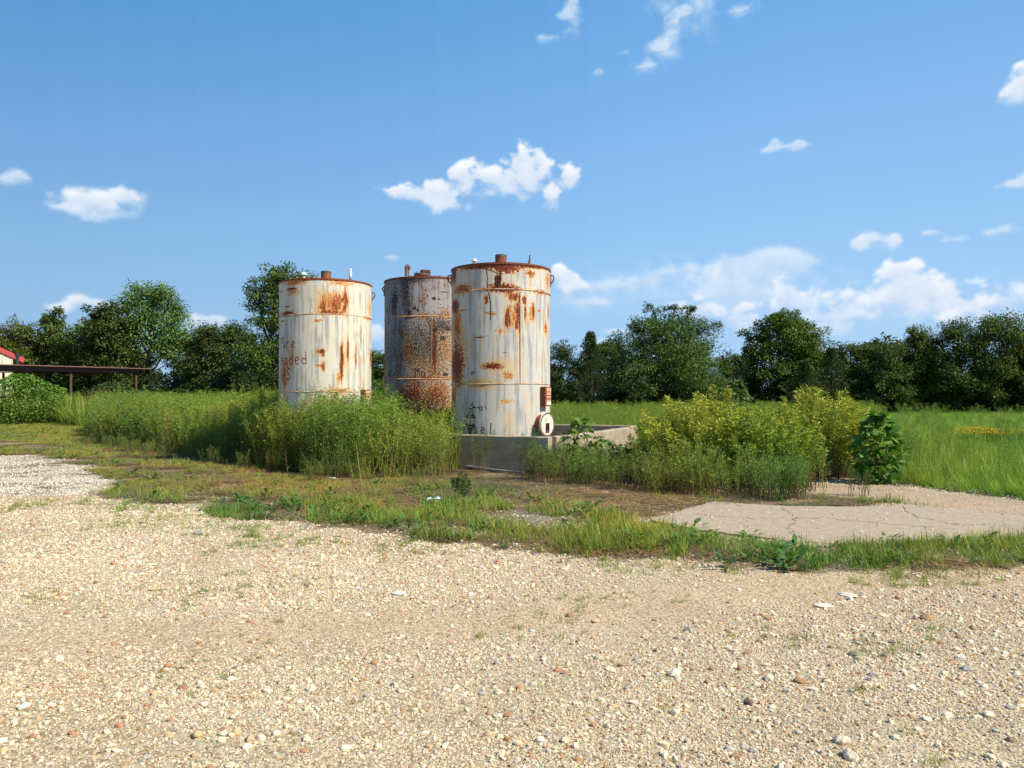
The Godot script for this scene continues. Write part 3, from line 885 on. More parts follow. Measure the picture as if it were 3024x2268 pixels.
	scatter(strip, "grass_tuft", PackedVector2Array([Vector2(-2.11, -12.29), Vector2(-0.82, -12.86), Vector2(0.68, -12.02), Vector2(1.84, -10.43), Vector2(2.29, -9.21), Vector2(1.84, -7.79), Vector2(0.94, -8.13), Vector2(0.22, -8.51), Vector2(-0.83, -8.86), Vector2(-1.63, -9.87)]), 20.0, short, M.grass, 0.7, 1.3, Color(1.05, 0.88, 0.9), 0.3, 0.3, 0.4)
	scatter(strip, "broad_weed", verge, 5.0, low, M.grass, 0.7, 1.5, Color(0.9, 1.0, 1.0), 0.2, 0.45)
	scatter(strip, "grass_tuft", grassy, 85.0, short, M.grass, 0.3, 0.8, Color(1.15, 1.0, 1.0), 0.25, 0.9, 0.2)
	scatter(strip, "grass_tuft", thatch, 14.0, short, M.grass, 0.4, 0.9, Color(1.15, 0.95, 1.0), 0.25, 0.5, 0.3)
	scatter(strip, "broad_weed", grassy, 3.0, low, M.grass, 0.6, 1.4, Color(1.0, 1.0, 1.0), 0.2, 0.5, 0.3)
	scatter(strip, "grass_tuft", PackedVector2Array([Vector2(-8.34, -12.57), Vector2(-4.87, -12.02), Vector2(-2.49, -10.24), Vector2(-1.05, -8.51), Vector2(0.22, -8.25), Vector2(1.75, -7.43), Vector2(4.69, -7.09), Vector2(4.31, -6.51), Vector2(1.97, -6.66), Vector2(-0.03, -7.18), Vector2(-1.98, -8.13), Vector2(-4.04, -8.92), Vector2(-6.79, -10.24)]), 60.0, short, M.grass, 0.22, 0.6, Color(0.95, 0.92, 0.9), 0.25, 0.6, 0.42)
	scatter(strip, "grass_tuft", PackedVector2Array([Vector2(-5.72, -8.64), Vector2(4.36, -6.58), Vector2(2.18, -3.30), Vector2(-2.18, -3.30)]), 45.0, short, M.grass, 0.22, 0.42, Color(0.6, 0.66, 0.7), 0.25, 0.1, 0.69)
	scatter(strip, "grass_tuft", PackedVector2Array([Vector2(3.69, -10.72), Vector2(4.23, -10.47), Vector2(4.68, -10.09), Vector2(4.95, -9.67), Vector2(4.73, -9.47), Vector2(4.14, -9.94), Vector2(3.66, -10.47)]), 25.0, short, M.grass, 0.2, 0.4, Color(1.0, 0.95, 0.9), 0.2, 0.15, 0.4)
	scatter(strip, "grass_tuft", PackedVector2Array([Vector2(5.48, -12.46), Vector2(6.02, -12.34), Vector2(6.28, -11.72), Vector2(6.48, -11.33), Vector2(5.97, -11.15), Vector2(5.53, -11.62), Vector2(5.06, -11.82)]), 50.0, short, M.grass, 0.5, 0.9, Color(0.9, 0.9, 0.9), 0.2, 0.2, 0.1)
	scatter(strip, "grass_tuft", PackedVector2Array([Vector2(-3.19, -8.58), Vector2(-3.01, -8.72), Vector2(-2.76, -8.58), Vector2(-2.72, -8.33), Vector2(-3.02, -8.33)]), 400.0, short, M.grass, 0.16, 0.26, Color(0.5, 0.62, 0.8), 0.2, 0.06)
	scatter(strip, "grass_tuft", PackedVector2Array([Vector2(-3.38, -8.23), Vector2(-3.17, -8.33), Vector2(-3.05, -8.13), Vector2(-3.19, -7.99)]), 300.0, short, M.grass, 0.16, 0.26, Color(0.5, 0.62, 0.8), 0.2, 0.06)
	var straws := stuff("dead_grass", "brown dead grass lying flat before the weeds", "dead grass")
	scatter(straws, "straw", thatch, 60.0, litter, M.dry, 0.6, 1.2, Color(1, 1, 1), 0.3, 0.5, 0.1)
	scatter(straws, "straw", verge, 34.0, litter, M.dry, 0.6, 1.1, Color(0.9, 0.85, 0.8), 0.25, 0.5, 0.3)
	scatter(straws, "straw", grassy, 45.0, litter, M.dry, 0.6, 1.1, Color(1.0, 1.0, 0.9), 0.25, 0.5, 0.1)
	# flowers
	var petal := Geo.new()
	for i in 5:
		var a := TAU * i / 5.0
		var d := Vector3(cos(a), 0.25, sin(a)).normalized()
		petal.leaf(Vector3(0, 0.34, 0), d, d.cross(Vector3.UP).normalized(), 0.05, 0.03, Color(0.75, 0.45, 0.02))
	petal.tube([Vector3.ZERO, Vector3(0.01, 0.34, 0)], [0.004, 0.003], 3, Color(0.1, 0.16, 0.03), false)
	var fl := stuff("yellow_flowers", "patch of yellow wildflowers in the right-hand field", "flowers")
	scatter(fl, "flower", PackedVector2Array([Vector2(15.98, -28.34), Vector2(18.40, -30.21), Vector2(18.86, -29.25), Vector2(18.86, -27.22), Vector2(17.16, -24.77), Vector2(16.11, -25.70), Vector2(14.72, -25.70)]), 26.0, [petal.mesh()], M.grass, 1.2, 1.7, Color(1.2, 1.1, 1), 0.2, 0.6, 0.1)
	var daisy := Geo.new()
	for k in 7:
		var at := Vector3(rng.randf_range(-1, 1) * 0.12, rng.randf_range(0.85, 1.15), rng.randf_range(-1, 1) * 0.12)
		for i in 6:
			var a := TAU * i / 6.0
			var d := Vector3(cos(a), 0.2, sin(a)).normalized()
			daisy.leaf(at, d, d.cross(Vector3.UP).normalized(), 0.018, 0.012, Color(0.78, 0.78, 0.7))
		daisy.tube([Vector3(at.x * 0.3, 0, at.z * 0.3), at], [0.003, 0.002], 3, Color(0.12, 0.16, 0.04), false)
	var ds := stuff("white_flowers", "tiny white flowers scattered through the weed bed", "flowers")
	scatter(ds, "flower", weed_bed, 0.9, [daisy.mesh()], M.grass, 0.8, 1.15, Color(1, 1, 1), 0.1, 0.2, 0.3)


# a bush: arching shoots set with narrow leaves
func shoot_bush(parent: Node3D, shoots: int, h: float, w: float, leaves: int, ll: float, lw: float, col: Color, tip_col: Color) -> void:
	var g := Geo.new()
	var st := Geo.new()
	for s in shoots:
		var a := rng.randf() * TAU
		var r := sqrt(rng.randf())
		var foot := Vector3(cos(a) * r * w * 0.62, 0, sin(a) * r * w * 0.5)
		var hh := h * rng.randf_range(0.55, 1.0) * (1.0 - 0.42 * r * r)
		var lean := Vector3(cos(a), 0, sin(a)) * r * w * 0.4 + Vector3(rng.randf_range(-0.1, 0.1), 0, rng.randf_range(-0.1, 0.1))
		var tip := foot + lean + Vector3.UP * hh
		var mid := foot + lean * 0.3 + Vector3.UP * hh * 0.55
		st.tube([foot, mid, tip], [0.01, 0.006, 0.001], 4, Color(0.16, 0.10, 0.05), false)
		for i in leaves:
			var t := lerpf(0.18, 1.0, sqrt(rng.randf()))
			var q := foot.lerp(mid, t / 0.55) if t < 0.55 else mid.lerp(tip, (t - 0.55) / 0.45)
			var out := rand_dir()
			out.y = absf(out.y) * 0.5
			q += out * rng.randf() * 0.16 * (1.2 - t)
			var dir := (out + Vector3.UP * rng.randf_range(-0.5, 0.7)).normalized()
			g.leaf(q, dir, dir.cross(rand_dir()).normalized(), ll * rng.randf_range(0.6, 1.25), lw, vary(col.lerp(tip_col, pow(t, 2.0) * rng.randf()), 0.22))
	obj("stem", st.mesh(), M.bark, parent)
	obj("foliage", g.mesh(), M.leaf, parent)


func broad_bush(parent: Node3D, count: int, h: float, w: float, s: float, col: Color, lobed: bool) -> void:
	var g := Geo.new()
	var st := Geo.new()
	for k in 9:
		var a := TAU * k / 9.0 + rng.randf() * 0.5
		st.tube([Vector3(cos(a) * 0.03, 0, sin(a) * 0.03), Vector3(cos(a) * w * 0.25, h * 0.5, sin(a) * w * 0.22), Vector3(cos(a) * w * 0.4 * rng.randf(), h * rng.randf_range(0.75, 0.98), sin(a) * w * 0.35 * rng.randf())], [0.014, 0.009, 0.003], 4, Color(0.14, 0.13, 0.06), false)
	for i in count:
		var out := rand_dir()
		var t := pow(rng.randf(), 0.85)
		var r := pow(rng.randf(), 0.4)
		var wide := w * 0.5 * (0.55 + 0.6 * sin(PI * clampf(t * 0.85 + 0.1, 0.0, 1.0))) * (1.0 if t < 0.75 else lerpf(1.0, 0.25, (t - 0.75) * 4.0))
		var flat := Vector3(out.x, 0, out.z).normalized()
		var q := Vector3(flat.x * wide * r, t * h, flat.z * wide * r)
		var dir := (flat + Vector3.UP * rng.randf_range(-0.9, 0.45) + rand_dir() * 0.35).normalized()
		var side := dir.cross(Vector3.UP + rand_dir() * 0.8).normalized()
		if lobed:
			g.lobed(q, dir, side, s * rng.randf_range(0.6, 1.2), vary(col, 0.2))
		else:
			g.leaf(q, dir, side, s * rng.randf_range(0.6, 1.2), s * 0.6, vary(col, 0.22))
	obj("stem", st.mesh(), M.bark, parent)
	obj("foliage", g.mesh(), M.leaf, parent)


# ---------------------------------------------------------------- trees
# lobes: [x, y, z, radius x, radius y] from the foot of the tree
func tree(called: String, at: Vector3, label: String, lobes: Array, leaves: int, size: float, col: Color, gap: float, narrow: float, group := "") -> Node3D:
	var o := thing(called, at, label, "tree", group)
	var top := 0.0
	for l in lobes:
		top = maxf(top, l[1])
	var wood := Geo.new()
	var bark := Color(0.10, 0.085, 0.065)
	var r0 := 0.018 * top + 0.06
	var spine := [Vector3.ZERO, Vector3(rng.randf_range(-0.2, 0.2), top * 0.3, 0.1), Vector3(rng.randf_range(-0.3, 0.3), top * 0.6, rng.randf_range(-0.3, 0.3)), Vector3(lobes[0][0] * 0.5, top * 0.9, lobes[0][2] * 0.5)]
	wood.tube(spine, [r0, r0 * 0.8, r0 * 0.5, r0 * 0.12], 7, bark, false)
	# every big lobe is broken up into smaller sprays, each on its own limb
	var sprays := []
	var vol := 0.0
	for l in lobes:
		vol += l[3] * l[4]
	for l in lobes:
		var n := int(clampf(24.0 * lobes.size() * l[3] * l[4] / vol, 5.0, 40.0))
		for k in n:
			var d := rand_dir()
			var r := pow(rng.randf(), 0.45) * 0.86
			if rng.randf() < 0.14:
				r = rng.randf_range(0.95, 1.16)
			sprays.append([Vector3(l[0] + d.x * l[3] * r, l[1] + d.y * l[4] * r, l[2] + d.z * l[3] * r), minf(l[3], l[4]) * rng.randf_range(0.34, 0.6)])
		var c := Vector3(l[0], l[1], l[2])
		var t := clampf(c.y / top * 0.62, 0.12, 0.8)
		var from: Vector3 = spine[1].lerp(spine[2], clampf((t - 0.3) / 0.3, 0.0, 1.0)) if t > 0.3 else spine[0].lerp(spine[1], t / 0.3)
		wood.tube([from, from.lerp(c, 0.5) + Vector3(0, -0.04 * top, 0), c, c + Vector3(rng.randf_range(-0.3, 0.3), l[4] * 0.7, 0)], [r0 * 0.45, r0 * 0.32, r0 * 0.2, 0.02], 5, bark, false)
		for k in 5:
			var q: Vector3 = sprays[sprays.size() - 1 - k][0]
			wood.tube([c.lerp(from, 0.25), c.lerp(q, 0.5) + Vector3(0, -0.1, 0), q], [r0 * 0.16, r0 * 0.1, 0.012], 4, bark, false)
	col = Color(col.r * rng.randf_range(0.82, 1.08), col.g * rng.randf_range(0.93, 1.1), col.b)
	var g := Geo.new()
	for i in leaves * 3:
		var s: Array = sprays[i % sprays.size()]
		var d := rand_dir()
		var k := pow(rng.randf(), 0.5)
		var q: Vector3 = s[0] + Vector3(d.x, d.y * 0.62, d.z) * s[1] * k * (1.0 + 0.5 * gap)
		var dir := (Vector3(d.x, -0.25 + d.y * 0.5, d.z) + rand_dir() * 0.6).normalized()
		var tone := 1.0 + 0.25 * n_low.get_noise_3d(q.x * 12.0, q.y * 12.0, q.z * 12.0)
		g.leaf(q, dir, dir.cross(Vector3.UP + rand_dir() * 0.7).normalized(), size * 0.78 * rng.randf_range(0.6, 1.3), size * 0.78 * narrow * rng.randf_range(0.8, 1.2), vary(col, 0.2) * tone)
	obj("trunk", wood.mesh(), M.bark, o)
	obj("crown", g.mesh(), M.leaf, o)
	return o


func cedar(at: Vector3, label: String, h: float, w: float, leaves: int) -> Node3D:
	var o := thing("cedar_tree", at, label, "tree", "")
	var wood := Geo.new()
	wood.tube([Vector3.ZERO, Vector3(0.1, h * 0.5, 0), Vector3(0, h, 0)], [0.17, 0.1, 0.01], 6, Color(0.10, 0.07, 0.05), false)
	var g := Geo.new()
	for b in 130:
		var t := pow(float(b) / 130.0, 0.9)
		var a := b * 2.4 + rng.randf() * 0.6
		var reach := w * 0.64 * pow(1.0 - t, 0.95) * rng.randf_range(0.55, 1.15) + 0.12
		var foot := Vector3(0, h * (0.04 + 0.95 * t), 0)
		var tip := foot + Vector3(cos(a) * reach, reach * rng.randf_range(0.15, 0.6), sin(a) * reach)
		wood.tube([foot, tip], [0.025, 0.006], 3, Color(0.10, 0.07, 0.05), false)
		for i in leaves / 130:
			var u := pow(rng.randf(), 0.7)
			var q := foot.lerp(tip, u) + rand_dir() * 0.28 * (1.15 - 0.6 * u)
			var dir := ((tip - foot).normalized() + rand_dir() * 0.7).normalized()
			g.leaf(q, dir, dir.cross(rand_dir()).normalized(), rng.randf_range(0.14, 0.3), 0.07, vary(Color(0.06, 0.095, 0.03), 0.25))
	obj("trunk", wood.mesh(), M.bark, o)
	obj("crown", g.mesh(), M.leaf, o)
	return o


# lobes laid at random round a rounded crown of that height and width
func round_crown(h: float, w: float, low: float, n: int) -> Array:
	var lobes := [[0.0, h * 0.86, 0.0, w * 0.26, h * 0.14]]
	for k in n:
		var t := (k + 0.5) / n
		var a := k * 2.399 + rng.randf() * 0.5
		var y := lerpf(low, 0.86, t)
		var wide := w * 0.5 * sqrt(maxf(0.08, 1.0 - pow((y - low * 0.6 - 0.25) / (1.0 - low * 0.6 - 0.25), 2.0)))
		var r := wide * rng.randf_range(0.45, 0.7)
		lobes.append([cos(a) * r, h * y, sin(a) * r, maxf(w * 0.16, wide * 0.46), h * rng.randf_range(0.11, 0.17)])
	return lobes


func make_trees() -> void:
	var mid := Color(0.112, 0.16, 0.034)
	var dark := Color(0.078, 0.118, 0.028)
	var light := Color(0.17, 0.24, 0.055)
	# left-hand wood, from the edge of the picture to the tanks
	tree("tree", Vector3(-61.06, 0, -86), "bushy dark tree behind the pale metal building, outermost on its left", round_crown(10.51, 10.5, 0.2, 14), 6000, 0.42, mid, 0.3, 0.5)
	tree("tree", Vector3(-54.34, 0, -84), "rounded mid green tree standing right over the red roof edge", round_crown(10.20, 8.5, 0.15, 14), 6000, 0.42, mid, 0.3, 0.5)
	var spire := round_crown(9.79, 6.5, 0.15, 12)
	spire.append([0.0, 9.89, 0.0, 1.3, 1.0])
	spire.append([-0.3, 10.71, 0.0, 1.0, 0.9])
	spire.append([0.3, 11.22, 0.0, 0.75, 0.7])
	tree("tree", Vector3(-50.80, 0, -85), "dark tree with one thin shoot sticking up above its crown", spire, 6000, 0.4, mid, 0.3, 0.5)
	tree("tree", Vector3(-46.46, 0, -83), "low round tree between the spiked tree and the maple, under a cloud", round_crown(10.20, 7.4, 0.15, 12), 5000, 0.42, mid, 0.3, 0.5)
	tree("maple_tree", Vector3(-41.75, 0, -80), "dense dark maple just left of the tall open ash", round_crown(11.72, 7.0, 0.2, 15), 7500, 0.42, dark, 0.15, 0.62)
	var ash := [[0.6, 9.01, 0.0, 2.8, 2.2], [-1.6, 11.83, 0.0, 1.7, 1.5], [-0.9, 13.31, 0.3, 1.3, 1.1], [0.5, 12.57, -0.3, 1.4, 1.3], [1.5, 12.87, 0.0, 1.3, 1.2], [2.3, 11.83, 0.3, 1.4, 1.5], [2.8, 10.10, 0.0, 1.4, 1.6], [2.6, 8.36, -0.5, 1.7, 1.6], [-2.3, 11.18, 0.0, 1.1, 0.8], [-1.3, 9.85, 0.0, 1.6, 1.3], [0.8, 10.59, 0.5, 1.8, 1.4], [1.9, 6.88, 0.0, 2.2, 1.7]]
	tree("ash_tree", Vector3(-38.85, 0, -82), "tall open ash with bare limbs showing, rising above the left wood", ash, 5200, 0.40, light, 1.1, 0.42)
	tree("tree", Vector3(-35.40, 0, -84), "low thin tree in the dip right of the tall ash", round_crown(9.03, 6.4, 0.15, 10), 3600, 0.38, mid, 0.6, 0.5)
	tree("tree", Vector3(-29.97, 0, -76), "dark pointed tree midway between the ash and the leftmost tank", round_crown(9.48, 6.4, 0.15, 12), 5200, 0.36, dark, 0.3, 0.5)
	tree("tree", Vector3(-27.95, 0, -78), "dark tree crowding the foot of the tallest tree by the tank", round_crown(9.59, 6.4, 0.15, 12), 5200, 0.36, dark, 0.3, 0.5)
	var tallest := [[0.2, 11.41, 0.0, 1.5, 1.1], [-1.5, 10.58, 0.0, 1.1, 1.0], [1.5, 11.48, 0.4, 1.4, 1.1], [2.6, 10.96, 0.0, 1.1, 1.0], [0.4, 9.91, 0.6, 1.6, 1.2], [-1.3, 9.16, -0.3, 1.3, 1.1], [1.8, 9.53, 0.0, 1.9, 1.3], [-0.2, 8.04, 0.4, 1.7, 1.2], [1.4, 7.47, -0.4, 2.0, 1.3], [0.6, 6.17, 0.0, 2.4, 1.4], [-0.8, 4.86, 0.4, 2.4, 1.2], [1.6, 4.49, 0.0, 2.6, 1.3], [0.2, 11.86, 0.0, 0.8, 0.7]]
	tree("tall_tree", Vector3(-19.23, 0, -62), "tallest leafy tree, half hidden behind the leftmost tank", tallest, 7000, 0.30, Color(0.14, 0.20, 0.042), 0.6, 0.5)
	tree("tree", Vector3(-21.67, 0, -66), "low dark tree filling the shade beneath the tallest tree", round_crown(6.66, 5.0, 0.1, 10), 4200, 0.32, dark, 0.2, 0.5)
	tree("tree", Vector3(-14.54, 0, -84), "far rounded tree showing between the leftmost and the middle tank", round_crown(7.06, 4.5, 0.15, 10), 3600, 0.34, mid, 0.3, 0.5)
	tree("tree", Vector3(-11.69, 0, -86), "tree hidden mostly behind the dark middle tank", round_crown(7.40, 6.0, 0.15, 10), 3000, 0.36, mid, 0.3, 0.5)
	# right-hand wood
	tree("tree", Vector3(5.10, 0, -80), "dark round tree touching the right edge of the front tank", round_crown(7.57, 5.8, 0.1, 12), 5200, 0.30, dark, 0.3, 0.4)
	cedar(Vector3(7.97, 0, -78), "pointed cedar between the front tank and the broad locust tree", 8.37, 4.6, 9000)
	var locust := round_crown(10.95, 13.2, 0.22, 22)
	locust.append_array([[-1.2, 10.95, 0.0, 1.3, 0.7], [1.0, 11.10, 0.5, 1.1, 0.6], [2.8, 10.95, 0.0, 1.0, 0.6], [-3.2, 9.41, 0.0, 1.2, 0.9], [4.4, 9.17, 0.0, 1.4, 1.0], [-4.9, 7.00, 0.0, 1.2, 1.2]])
	tree("locust_tree", Vector3(15.87, 0, -80), "broad feathery locust tree, widest crown of the right wood", locust, 15000, 0.36, Color(0.105, 0.17, 0.04), 0.35, 0.4)
	var twin := [[0.6, 10.19, 0.0, 2.2, 1.1], [-0.7, 10.00, 0.3, 1.6, 1.1], [1.9, 9.60, 0.0, 1.8, 1.3], [-2.6, 8.51, 0.0, 1.5, 1.3], [0.2, 8.36, 0.8, 2.4, 1.5], [2.7, 7.87, 0.2, 1.9, 1.6], [-1.8, 6.88, 0.3, 2.2, 1.6], [1.4, 6.39, 0.9, 2.4, 1.6], [-2.0, 4.66, 0.0, 2.4, 1.6], [2.6, 5.15, 0.0, 2.2, 1.7], [0.3, 3.67, 0.8, 2.8, 1.5], [3.6, 6.14, 0.0, 1.4, 1.4], [-3.2, 6.39, 0.0, 1.1, 1.2]]
	tree("oak_tree", Vector3(28.69, 0, -82), "high-topped oak second in height just right of the locust", twin, 12000, 0.36, Color(0.115, 0.175, 0.036), 0.3, 0.5)
	cedar(Vector3(31.90, 0, -77), "dark cedar leaning against the right side of the oak", 6.70, 4.6, 7500)
	cedar(Vector3(28.50, 0, -75), "squat cedar in the shade in front of the oak", 5.22, 4.2, 6500)
	tree("tree", Vector3(35.99, 0, -82), "small rounded tree closing the dip right of the oak and cedar", round_crown(7.72, 5.2, 0.1, 10), 4200, 0.32, mid * 0.95, 0.3, 0.5)
	tree("tree", Vector3(38.43, 0, -80), "low dark tree at the bottom of the dip in the right tree line", round_crown(7.72, 6.8, 0.1, 13), 6000, 0.32, dark, 0.35, 0.45)
	tree("tree", Vector3(42.95, 0, -81), "dark tree with a domed top, first of the high trees beyond the dip", round_crown(9.60, 5.6, 0.15, 13), 6200, 0.32, mid * 0.95, 0.3, 0.5)
	tree("tree", Vector3(46.37, 0, -80), "broad dark tree second beyond the dip in the right tree line", round_crown(9.89, 7.6, 0.12, 15), 7500, 0.34, dark, 0.3, 0.5)
	tree("tree", Vector3(50.30, 0, -79), "highest tree of the right tree line, near the picture's edge", round_crown(10.93, 8.4, 0.12, 16), 8500, 0.34, mid * 0.95, 0.3, 0.5)
	tree("tree", Vector3(54.35, 0, -78), "last tree of the right tree line, cut by the picture's edge", round_crown(10.53, 6.5, 0.12, 14), 5500, 0.36, mid * 0.95, 0.3, 0.5)
	# shaded undergrowth along the foot of both woods
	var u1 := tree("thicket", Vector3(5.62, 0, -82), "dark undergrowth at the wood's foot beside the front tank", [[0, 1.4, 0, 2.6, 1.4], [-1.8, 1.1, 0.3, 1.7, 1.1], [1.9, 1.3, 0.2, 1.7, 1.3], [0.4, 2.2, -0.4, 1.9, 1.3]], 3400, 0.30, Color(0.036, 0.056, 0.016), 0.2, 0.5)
	u1.set_meta("category", "bush")
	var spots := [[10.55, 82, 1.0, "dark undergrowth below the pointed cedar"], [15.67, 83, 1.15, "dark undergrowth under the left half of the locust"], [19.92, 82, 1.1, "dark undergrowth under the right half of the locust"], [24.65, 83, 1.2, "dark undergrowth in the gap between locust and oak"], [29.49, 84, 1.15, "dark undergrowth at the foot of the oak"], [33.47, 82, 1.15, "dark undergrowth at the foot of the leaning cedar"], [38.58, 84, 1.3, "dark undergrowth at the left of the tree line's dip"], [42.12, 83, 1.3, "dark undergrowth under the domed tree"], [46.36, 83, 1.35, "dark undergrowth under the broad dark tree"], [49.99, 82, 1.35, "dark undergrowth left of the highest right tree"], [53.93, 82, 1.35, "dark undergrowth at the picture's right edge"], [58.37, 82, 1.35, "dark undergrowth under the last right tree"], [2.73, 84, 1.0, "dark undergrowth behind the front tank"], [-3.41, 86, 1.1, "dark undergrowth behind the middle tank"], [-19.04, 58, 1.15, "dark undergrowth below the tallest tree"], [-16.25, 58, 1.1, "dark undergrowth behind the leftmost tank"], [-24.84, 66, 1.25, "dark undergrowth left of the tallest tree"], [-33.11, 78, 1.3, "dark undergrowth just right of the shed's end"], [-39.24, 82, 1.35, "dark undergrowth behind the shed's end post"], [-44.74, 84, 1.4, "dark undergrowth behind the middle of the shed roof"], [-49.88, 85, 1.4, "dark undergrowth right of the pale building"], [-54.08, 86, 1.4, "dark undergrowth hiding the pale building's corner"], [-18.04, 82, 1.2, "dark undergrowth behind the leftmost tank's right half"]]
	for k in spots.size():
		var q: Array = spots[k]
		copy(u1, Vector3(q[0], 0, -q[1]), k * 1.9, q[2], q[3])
	var gap := thing("sunlit_bush", Vector3(-7.62, 0, -44), "sunlit green bush seen between the leftmost and middle tanks", "bush")
	broad_bush(gap, 2200, 2.7, 3.2, 0.13, Color(0.09, 0.15, 0.03), false)
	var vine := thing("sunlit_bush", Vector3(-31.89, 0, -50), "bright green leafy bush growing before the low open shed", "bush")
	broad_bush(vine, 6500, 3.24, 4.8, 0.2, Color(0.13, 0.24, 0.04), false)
	var brown := thing("dry_bush", Vector3(-28.60, 0, -54), "brown dying bush between the shed's two front posts", "bush")
	broad_bush(brown, 1800, 2.3, 3.4, 0.14, Color(0.13, 0.07, 0.035), false)
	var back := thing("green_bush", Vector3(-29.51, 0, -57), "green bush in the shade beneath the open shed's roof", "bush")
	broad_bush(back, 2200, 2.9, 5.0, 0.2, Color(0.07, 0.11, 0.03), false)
	# far rows close the gaps between the trunks
	var far := tree("far_tree", Vector3(-62, 0, -108), "far tree filling the gaps behind the front row", round_crown(9.5, 11.0, 0.05, 14), 5200, 0.5, dark, 0.2, 0.6, "far trees behind the front rows")
	for k in range(1, 17):
		var x := -62.0 + k * 9.4
		var c := copy(far, Vector3(x, 0, -108.0 + 3.0 * sin(k * 2.3)), k * 1.3, (0.98 if x > 4.0 else 0.85) + 0.1 * sin(k * 1.7), "far tree filling the gaps behind the front row", "far trees behind the front rows")
		if absf(x + 8.0) < 9.0:
			c.scale *= 0.7


func make_bushes() -> void:
	var yellow := Color(0.30, 0.38, 0.05)
	var tip := Color(0.52, 0.48, 0.07)
	var w1 := thing("willow_bush", Vector3(3.81, 0, -15.3), "yellow-green willow bush nearer the concrete wall, taller of the pair on its left", "bush", "young willow bushes")
	shoot_bush(w1, 175, 2.0, 1.45, 150, 0.095, 0.021, yellow, tip)
	var w2 := thing("willow_bush", Vector3(6.42, 0, -16.2), "yellow-green willow bush beside the broad-leaved sapling", "bush", "young willow bushes")
	shoot_bush(w2, 150, 2.05, 1.2, 150, 0.095, 0.021, yellow, tip)
	var w3 := thing("willow_bush", Vector3(4.73, 0, -14.6), "lower greener willow shoots filling the gap between the two yellow bushes", "bush", "young willow bushes")
	shoot_bush(w3, 130, 1.62, 1.1, 140, 0.095, 0.022, Color(0.25, 0.34, 0.05), yellow)
	var grey_ := thing("grey_weed", Vector3(6.08, 0, -18.6), "grey-green leggy weeds behind the gap between the willows", "weed")
	shoot_bush(grey_, 60, 1.7, 1.2, 60, 0.08, 0.014, Color(0.15, 0.20, 0.08), Color(0.22, 0.25, 0.12))
	var poke := thing("pokeweed", Vector3(6.05, 0, -20.5), "upright pokeweed with broad leaves standing behind the left willow", "weed")
	broad_bush(poke, 340, 2.15, 0.75, 0.15, Color(0.10, 0.17, 0.04), false)
	var syc := thing("sycamore_sapling", Vector3(7.09, 0, -14.9), "dark green sapling with very large lobed leaves right of the willows", "sapling")
	broad_bush(syc, 330, 1.38, 0.72, 0.16, Color(0.10, 0.22, 0.035), true)
	var vine := thing("grape_vine", Vector3(1.47, 0, -16.4), "green vine climbing over the side wall near the round hatch", "vine")
	broad_bush(vine, 210, 1.22, 0.75, 0.11, Color(0.13, 0.22, 0.035), true)
	var vine2 := thing("grape_vine", Vector3(1.91, 0, -16.0), "lower green vine trailing right along the side wall", "vine")
	broad_bush(vine2, 170, 0.82, 1.1, 0.10, Color(0.10, 0.18, 0.03), true)
	var spots := [[-0.67, 16.9, 0.86, "dark wispy weed against the middle of the shaded front wall"], [0.33, 16.2, 0.95, "wispy weed hiding the corner of the shaded front wall"], [0.60, 15.2, 0.7, "wispy weed standing before the lit wall end"], [1.13, 15.8, 0.85, "wispy weed at the foot of the climbing vine"]]
	for q in spots:
		var o := thing("wispy_weed", Vector3(q[0], 0, -q[1]), q[3], "weed", "single weeds before the concrete wall")
		obj("foliage", wispy(14, q[2] * 1.05, 90, 0.045, 0.009, 0.16, Color(0.12, 0.185, 0.06), Color(0.2, 0.14, 0.08), 0.3), M.grass, o)
	var up := thing("leafy_weed", Vector3(-0.76, 0, -12.3), "upright green weed standing alone in the dead grass", "weed")
	obj("foliage", wispy(6, 0.46, 110, 0.06, 0.014, 0.12, Color(0.06, 0.115, 0.035), Color(0.12, 0.12, 0.05), 0.1), M.grass, up)
	var lone := thing("leafy_weed", Vector3(-1.49, 0, -9.6), "small dark rosette weed at the edge of the gravel", "weed")
	obj("foliage", broad_weed(26, 0.10, 0.08, Color(0.05, 0.10, 0.03)), M.grass, lone)
	var sh := thing("leafy_weed", Vector3(5.89, 0, -13.0), "wispy weed growing between the slab and the dirt path", "weed")
	obj("foliage", wispy(12, 0.5, 80, 0.04, 0.009, 0.2, Color(0.09, 0.13, 0.05), Color(0.2, 0.15, 0.08), 0.2), M.grass, sh)
	var dead := thing("dry_stalk", Vector3(0.58, 0, -12.0), "single dry straw stalk standing before the dark weeds", "stalk")
	var g := Geo.new()
	g.tube([Vector3.ZERO, Vector3(-0.03, 0.22, 0), Vector3(-0.07, 0.42, 0.01)], [0.006, 0.005, 0.003], 5, Color(0.42, 0.30, 0.13))
	obj("stem", g.mesh(), M.bark, dead)
	var dead2 := thing("dry_stalk", Vector3(-3.05, 0, -15.6), "single dry straw stalk leaning at the front of the weed bed", "stalk")
	var g2 := Geo.new()
	g2.tube([Vector3.ZERO, Vector3(-0.06, 0.4, 0), Vector3(-0.1, 0.75, 0.03)], [0.007, 0.006, 0.003], 5, Color(0.42, 0.32, 0.15))
	obj("stem", g2.mesh(), M.bark, dead2)


